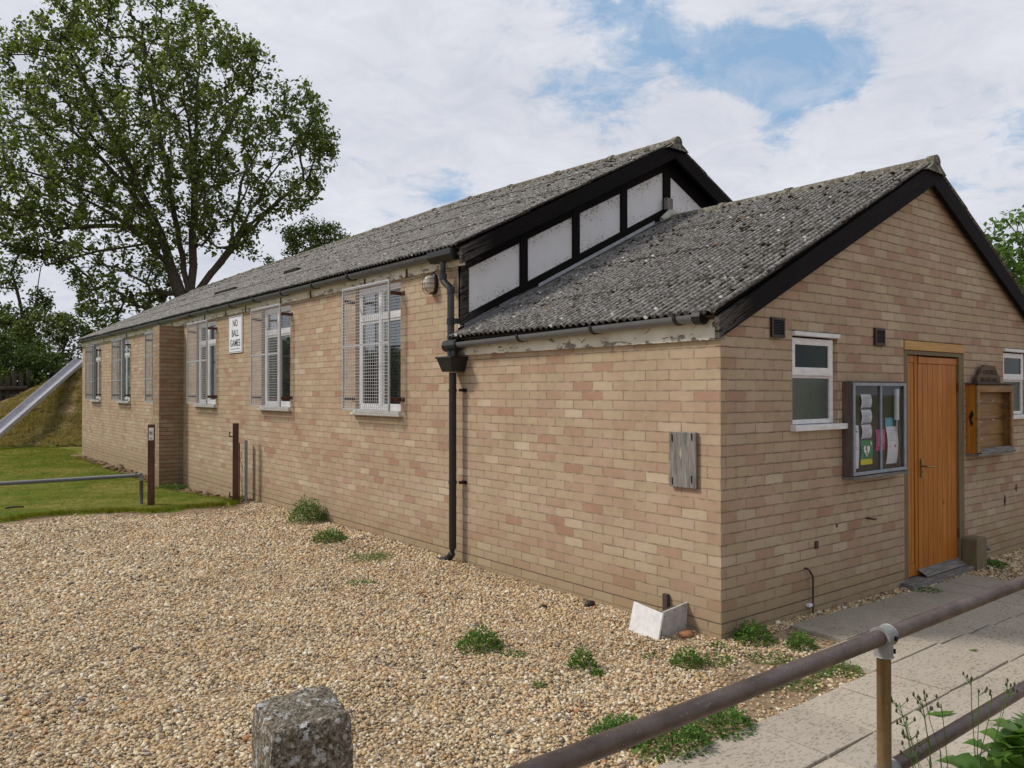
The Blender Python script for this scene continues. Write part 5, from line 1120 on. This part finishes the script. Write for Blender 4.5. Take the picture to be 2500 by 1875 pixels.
mp_ = [(-9.02, 15.27), (-7.4, 17.16), (-5.95, 17.8), (-5.05, 18.7), (-3.25, 19.96), (0.0, 19.6), (0.9, 18.33), (2.16, 17.7), (3.25, 17.07), (3.61, 16.53), (4.51, 15.81), (5.23, 15.18), (5.86, 14.54), (5.81, 13.64), (6.77, 12.83), (6.49, 11.84), (5.95, 10.94), (5.5, 10.22), (4.69, 9.49), (4.2, 9.6), (2.89, 8.77), (3.07, 7.87), (2.3, 7.6), (1.08, 7.9), (0.5, 8.3), (-.8, 6.3), (-1.98, 4.63), (-3.79, 4.09), (-4.51, 6.25), (-5.77, 7.33), (-9.02, 7.15)]
sc_ = lambda L: [(a*K, 1.65+(b-1.65)*K) for a, b in L]
lim = [(0.6, 17.79, 0), (-4.6, 14.9, 1), (4.9, 10.9, .5), (-2.53, 17.79, 1.5), (3.25, 16.53, 1), (5.41, 12.92, -1), (0.72, 14.37, -2.5), (-1.8, 13.46, 3), (-5.05, 16.71, -1), (-4.33, 12.92, 2), (-6.86, 14.37, 0), (-7.22, 11.12, -2), (-6.86, 8.78, 1), (6.2, 12.2, 2), (-5.59, 7.15, -1), (2.16, 13.46, 3.2), (-3.0, 9.5, -3)]
tree('broadleaf_tree', 'very large spreading broadleaf tree rising behind the long roof', 'tree', (7.3, 37.6, -.2), sc_(mp_), 5.0, 2300, 27, .40, .125, LEAF1, (0.3, 6.3), [(a*K, 1.65+(b-1.65)*K, c) for a, b, c in lim], .42, 21, leader=1.1, gapn=60, up=1.5)
tree('bushy_tree', 'small dark bushy tree showing above the roof right of the large tree', 'tree', (14.2, 38.0, -.2), [(-2.4, 10.0), (-2.1, 10.7), (-0.97, 11.2), (0.0, 11.4), (1.45, 10.9), (2.0, 10.3), (2.2, 8.0), (1.5, 5), (-1.5, 5), (-2.6, 8.0)], 1.8, 300, 60, .5, .085, LEAF4, (0, 4), [(-1.2, 9.3, 0), (1.2, 9.3, .4), (0, 10.2, -.4)], .16, 31, gapn=3)
tree('shrubby_tree', 'dense leafy shrub tree left of the building above the log palisade', 'tree', (1.2, 38.4, -.2), [(-3.8, 4.9), (-2.2, 5.5), (-1.2, 5.0), (0.2, 5.7), (1.1, 5.3), (1.75, 5.9), (2.7, 5.5), (2.9, 4.4), (2.8, 3.2), (2.0, 1.2), (-.68, .6), (-3.8, .6)], 1.9, 330, 60, .45, .085, LEAF4, (0, 1.2), [(-2.5, 4.6, 0), (0, 5, .4), (1.8, 5, -.4), (-1, 4, .6)], .14, 41)
tree('hedge_shrub', 'low dark shrub mass close behind the grassy bank at the far left', 'shrub', (-1.6, 36.0, -.2), [(-3.5, 3.8), (-2.0, 4.3), (-.5, 3.9), (.6, 4.3), (2.0, 3.9), (3.2, 3.6), (4.2, 2.6), (4.2, .3), (-3.5, .3)], 1.5, 340, 90, .5, .08, LEAF2, (0, .8), [(-2, 3.6, 0), (0, 4, .4), (2.6, 3, -.4)], .10, 51)
tree('ivy_clad_tree', 'narrow ivy clad tree standing above the shrubs beyond the bank', 'tree', (1.0, 41.5, -.2), [(-1.3, 2), (-1.5, 5.2), (-1.0, 8.0), (-.2, 9.4), (.6, 8.4), (1.1, 5.6), (.9, 2)], .9, 150, 60, .55, .09, LEAF4, (0, 4.0), [(-.7, 7.5, 0), (.4, 8, .3), (.8, 5.5, -.3)], .16, 61, gapn=5)
tree('laurel_shrub', 'bright green long leaved shrub behind the right roof slope', 'shrub', (10.1, 2.0, -.1), [(-0.65, 3.65), (-0.78, 4.15), (-0.5, 4.32), (-0.2, 4.45), (0.07, 4.6), (0.34, 4.75), (0.74, 4.82), (1.9, 4.7), (2.3, 3.4), (2.1, 1.0), (0.1, .8), (-.5, 2.2)], .8, 330, 34, .20, .062, LEAF3, (0.4, 1.0), [(-.3, 4, 0), (.5, 4.4, .2), (1.4, 4.2, -.2)], .06, 71)
# vegetation across the car park (mirrored in the window panes)
tree('field_hedge', 'tall field hedge along the far side of the car park', 'hedge', (-13.5, 34.5, -.2), [(-18, 4.6), (-13, 3.9), (-9, 4.4), (-5, 3.6), (-2, 4.2), (1, 3.6), (5, 4.2), (8, 3.6), (8.5, .2), (-18, .2)], 1.6, 620, 60, .8, .17, LEAF2, (0, .8), [(-12, 3, 0), (-5, 3, 0), (3, 3.2, 0), (6.5, 3, 0)], .12, 81)
# ------------------------------------------------------------------ weeds
def weed(label, x, y, rad, h, seed, kind='clump', m_=WEED, n=None, z=None):
    r = np.random.default_rng(seed); n = n or int((520 if kind == 'clump' else 330)*rad*10*(h*6+.5)); V = []; F = []
    z0 = float(gz(x, y))-.004 if z is None else z
    for k in range(n):
        a = r.random()*6.28; q = r.random()**.55; px, py = q*rad*math.cos(a)*r.uniform(.85, 1.15), q*rad*math.sin(a)*r.uniform(.8, 1.1)
        if kind == 'flat':
            L_ = r.uniform(.015, .038); el = r.uniform(-.05, .5); pz = h*r.random()*.6; wd_ = L_*.14
        else:
            L_ = r.uniform(.010, .024)*(1+rad*.8); el = r.uniform(-.3, 1.2); pz = h*(1-q**3*.9)*r.random()**.5*(.8+.35*math.sin(3*a+seed)**2); wd_ = L_*.34
        d = np.array([math.cos(a+r.normal()*.9)*math.cos(el), math.sin(a+r.normal()*.9)*math.cos(el), math.sin(el)]); sdv = np.cross(d, [0, 0, 1.]); sdv /= np.linalg.norm(sdv)+1e-6; sdv = sdv+np.array([0, 0, r.normal()*.5])
        p = np.array([px, py, pz]); i = len(V); up_ = np.cross(sdv, d)
        V += [p, p+d*L_*.5+sdv*wd_, p+d*L_-up_*L_*.12, p+d*L_*.5-sdv*wd_]; F.append((i, i+1, i+2, i+3))
    root = thing('weed', label, 'weed', (x, y, z0), 'small weeds growing through the gravel')
    big('foliage', np.array(V), np.array(F), m_, root)
    st = MB()
    for k in range(max(4, int(rad*60))):
        a = r.random()*6.28; q = r.random()*.7; st.tube([(0.15*rad*math.cos(a), .15*rad*math.sin(a), 0), (q*rad*math.cos(a), q*rad*math.sin(a), h*.75*(1-q*q))], .0018, 4)
    ob('stem', st, m_, root); return root
W_ = [('bushy weed at the wall foot below the middle caged window', -.22, 6.18, .23, .30, 'clump'), ('low weed clump in the gravel left of the downpipe foot', -.5, 4.95, .19, .13, 'clump'),
      ('sparse spreading weed patch nearest the downpipe foot', -.6, 3.8, .24, .07, 'flat'), ('thin flat weed alone in the gravel out from the downpipe', -1.18, 2.92, .12, .03, 'flat'),
      ('large round green weed alone in the middle of the gravel', -1.36, .90, .15, .135, 'clump'), ('flat rosette weed touching the large round weed', -1.27, .66, .075, .03, 'flat'),
      ('upright branching weed in the gravel between the round weed and the white box', -1.09, .21, .085, .12, 'clump'), ('tiny weed at the foot of the upright branching weed', -1.12, .05, .04, .035, 'clump'),
      ('feathery round weed just in front of the white broken box', -.56, -.17, .10, .10, 'clump'), ('dark trailing weed to the right of the feathery round weed', -.36, -.22, .11, .035, 'flat'),
      ('leafy weed growing at the brick corner, left edge of the paving', .16, -.14, .13, .13, 'clump'), ('leafy weed at the paving edge right of the corner weed', .28, -.42, .10, .10, 'clump'),
      ('dark mat of weed on the soil in front of the corner weed', -.05, -.42, .13, .035, 'flat'), ('small weed tuft on the gravel near the building corner', -.12, -.08, .07, .035, 'flat'),
      ('large dense weed on soil beside the paving edge, left of the handrail post', -1.17, -.88, .17, .10, 'clump'), ('dense weed near the bottom edge below the handrail', -1.52, -.86, .19, .12, 'clump'),
      ('weed partly hidden behind the top rail at the bottom of the picture', -1.62, -.62, .15, .09, 'clump'), ('thin grassy weed on the bare soil above the rail', -.52, -.66, .10, .03, 'flat'), ('grassy weed on the soil further along from the thin one', -.32, -.78, .13, .03, 'flat'),
      ('grass tuft at the paving notch behind the handrail clamp', .10, -.82, .10, .07, 'flat'), ('mossy weed strip along the paving notch edge', -.05, -.74, .09, .03, 'flat'), ('small weed where the doorstep meets the paving', 2.6, -.17, .12, .02, 'flat'),
      ('weed fringe at the foot of the wall right of the timber stub post', 4.1, -.12, .16, .05, 'clump'), ('tiny weed seedling alone in the foreground gravel', -1.5, .12, .04, .03, 'flat'), ('scrap of weed in the gravel behind the feathery weed', -.62, .06, .05, .02, 'flat')]
for k, (lb, x, y, r_, h, kd) in enumerate(W_): weed(lb, x, y, r_, h, 100+k, kd, z=-.07 if x > 2 else None)
# verge weeds at the buttress
weed('rank green weeds in the angle between the buttress and the wall', -.28, 12.0, .38, .12, 140, 'clump', n=900)
# stemmed seeding weed and broad leaves by the handrail
rw = thing('seeding_weed', 'tall thin stemmed weed with dry brown buds beside the handrail post', 'weed', (-1.95, -2.3, -.07))
st = MB(); bd = MB(); lf = []; r = random.Random(8)
tips = [(-2.31, .77), (-2.27, .80), (-2.24, .81), (-2.20, .765), (-2.12, .78), (-2.08, .76), (-2.17, .735), (-2.33, .70), (-1.83, .735), (-1.79, .725), (-1.755, .735), (-1.70, .72), (-1.66, .70), (-2.22, .70), (-2.15, .66)]
roots = {0: (-2.10, -2.3), 1: (-1.98, -2.3), 2: (-1.80, -2.28)}
for k, (x, z) in enumerate(tips):
    rx = roots[0] if x < -2.16 else (roots[1] if x < -2.0 else roots[2]); x_, y_, z_ = x+1.95, r.uniform(-.05, .05), z+.07
    bx_ = rx[0]+1.95; j = (bx_+(x_-bx_)*r.uniform(.15, .5), y_*.3, z_*r.uniform(.62, .82))
    st.tube([(bx_, 0, 0), ((bx_+j[0])/2+.01, 0, z_*.33), j], .0022, 5, r2=.0016); st.tube([j, ((j[0]*.4+x_*.6), y_*.8, z_*.9), (x_, y_, z_)], .0012, 4)
    for q in range(r.randint(2, 4)):
        a = r.random()*6.28; ex, ey, ez = x_+.022*math.cos(a), y_+.022*math.sin(a), z_+r.uniform(-.004, .022); st.tube([(x_, y_, z_-.012), (ex, ey, ez)], .0011, 4)
        bd.tube([(ex, ey, ez-.003), (ex, ey, ez+.002), (ex, ey, ez+.009)], [.0018, .0036, .0012], 7)
ob('stem', st, WEED, rw); ob('seed_bud', bd, BUD, rw)
def broadleaf(parent, P, yaw, el, L_, wd_, m_, seed, lob=True):
    r = np.random.default_rng(seed); n = 9; V = []; F = []; d = np.array([math.cos(yaw), math.sin(yaw), 0]); s_ = np.array([-math.sin(yaw), math.cos(yaw), 0])
    for k in range(n):
        t_ = k/(n-1); e_ = el-1.3*t_*t_; c = np.array(P)+d*L_*t_*math.cos(el*.8)+np.array([0, 0, 1])*L_*(t_*math.sin(el)-.35*t_*t_); w_ = wd_*(math.sin(math.pi*min(1, t_*.95+.06))**.8)*(1+(.28*math.sin(k*2.6) if lob else 0))
        V += [c-s_*w_+np.array([0, 0, w_*.35]), c, c+s_*w_+np.array([0, 0, w_*.35])]
    for k in range(n-1): a = 3*k; F += [(a, a+1, a+4, a+3), (a+1, a+2, a+5, a+4)]
    return V, F
def rosette(parent, cen, n, L0, L1, m_, seed, wr=.28, elr=(.35, 1.2)):
    r = np.random.default_rng(seed); V = []; F = []
    for k in range(n):
        L_ = r.uniform(L0, L1); v, f = broadleaf(parent, np.array(cen)+r.normal(size=3)*np.array([.03, .03, .01]), r.random()*6.28, r.uniform(*elr), L_, L_*wr*r.uniform(.7, 1.2), m_, seed+k); b = len(V); V += v; F += [tuple(q+b for q in g) for g in f]
    o = big('foliage', np.array(V), np.array(F), m_, parent, smooth=True); return o
rosette(rw, (-.12, 0, .50), 9, .07, .13, DOCK, 3, .22); rosette(rw, (.12, 0, .50), 8, .06, .11, WEED, 4, .2)
dk = thing('dock_plant', 'broad leaved green plant filling the lower right corner in front of the handrail', 'plant', (-1.62, -2.34, -.07))
for q, (x, z) in enumerate(((-.18, .58), (-.08, .62), (.02, .64), (.14, .60), (.26, .58), (-.26, .52), (-.02, .52), (.08, .50), (.38, .56), (-.10, .48), (.02, .56), (.12, .55), (.20, .50), (-.02, .46), (.12, .44))):
    rosette(dk, (x, .03*math.sin(q*3), z-.03), 12, .06, .125, DOCK, 20+q*13, .42, (.1, 1.1)); ob('stem', MB().tube([(x*.5, 0, 0), (x, .03*math.sin(q*3), z)], .004, 5), WEED, dk)
# scraps on the paving
def scrap(label, x, y, L_, w_, m_, yaw, seed):
    v, f = broadleaf(None, (0, 0, .004), yaw, .02, L_, w_, m_, seed); V = np.array(v); V[:, 2] = .004+np.abs(V[:, 2])*.1
    o = big('fallen_leaf', V, np.array(f), m_); o.location = (x, y, float(-.035-.055*sst(.3, 2.5, x)+.024)); tag(o, label, 'leaf'); return o
scrap('single fallen green leaf on the pale paving beyond the handrail post', 1.03, -1.14, .085, .013, WEED, -.35, 3)
scrap('larger curled yellow green leaf on the paving between the two rails', -.24, -1.46, .16, .024, DOCK, -.45, 4)
tag(ob('dark_twig', MB().tube([(-3.05, 10.2, -.04), (-2.95, 10.25, -.035), (-2.82, 10.22, -.04)], .014, 6), DARKWD), 'short dark stick lying on the lawn behind the low rail', 'stick')
# soil ridge at the back of the wall
mb = []; r = np.random.default_rng(12); V = []; F = []
for k in range(260):
    y = r.uniform(8.6, 21.8); x = -.04-abs(r.normal())*.13; bigg = .8*math.exp(-((y-17)/.5)**2); q = IV*np.array([.05, .06, .028])*r.uniform(.4, 1.2)*(1+bigg)*(1+.25*r.normal(size=(len(IV), 1))); q = q+np.array([x, y, float(gz(x, y))+.012+bigg*.05]); F.append(IF+len(V)*len(IV)); V.append(q)
o = big('soil', np.concatenate(V), np.concatenate(F), simple('dry_brown_soil', (.24, .165, .10), .95, 30, .45, bs=.8), smooth=True); tag(o, 'loose dry brown soil heaped along the foot of the hall wall', 'soil', kind='stuff')
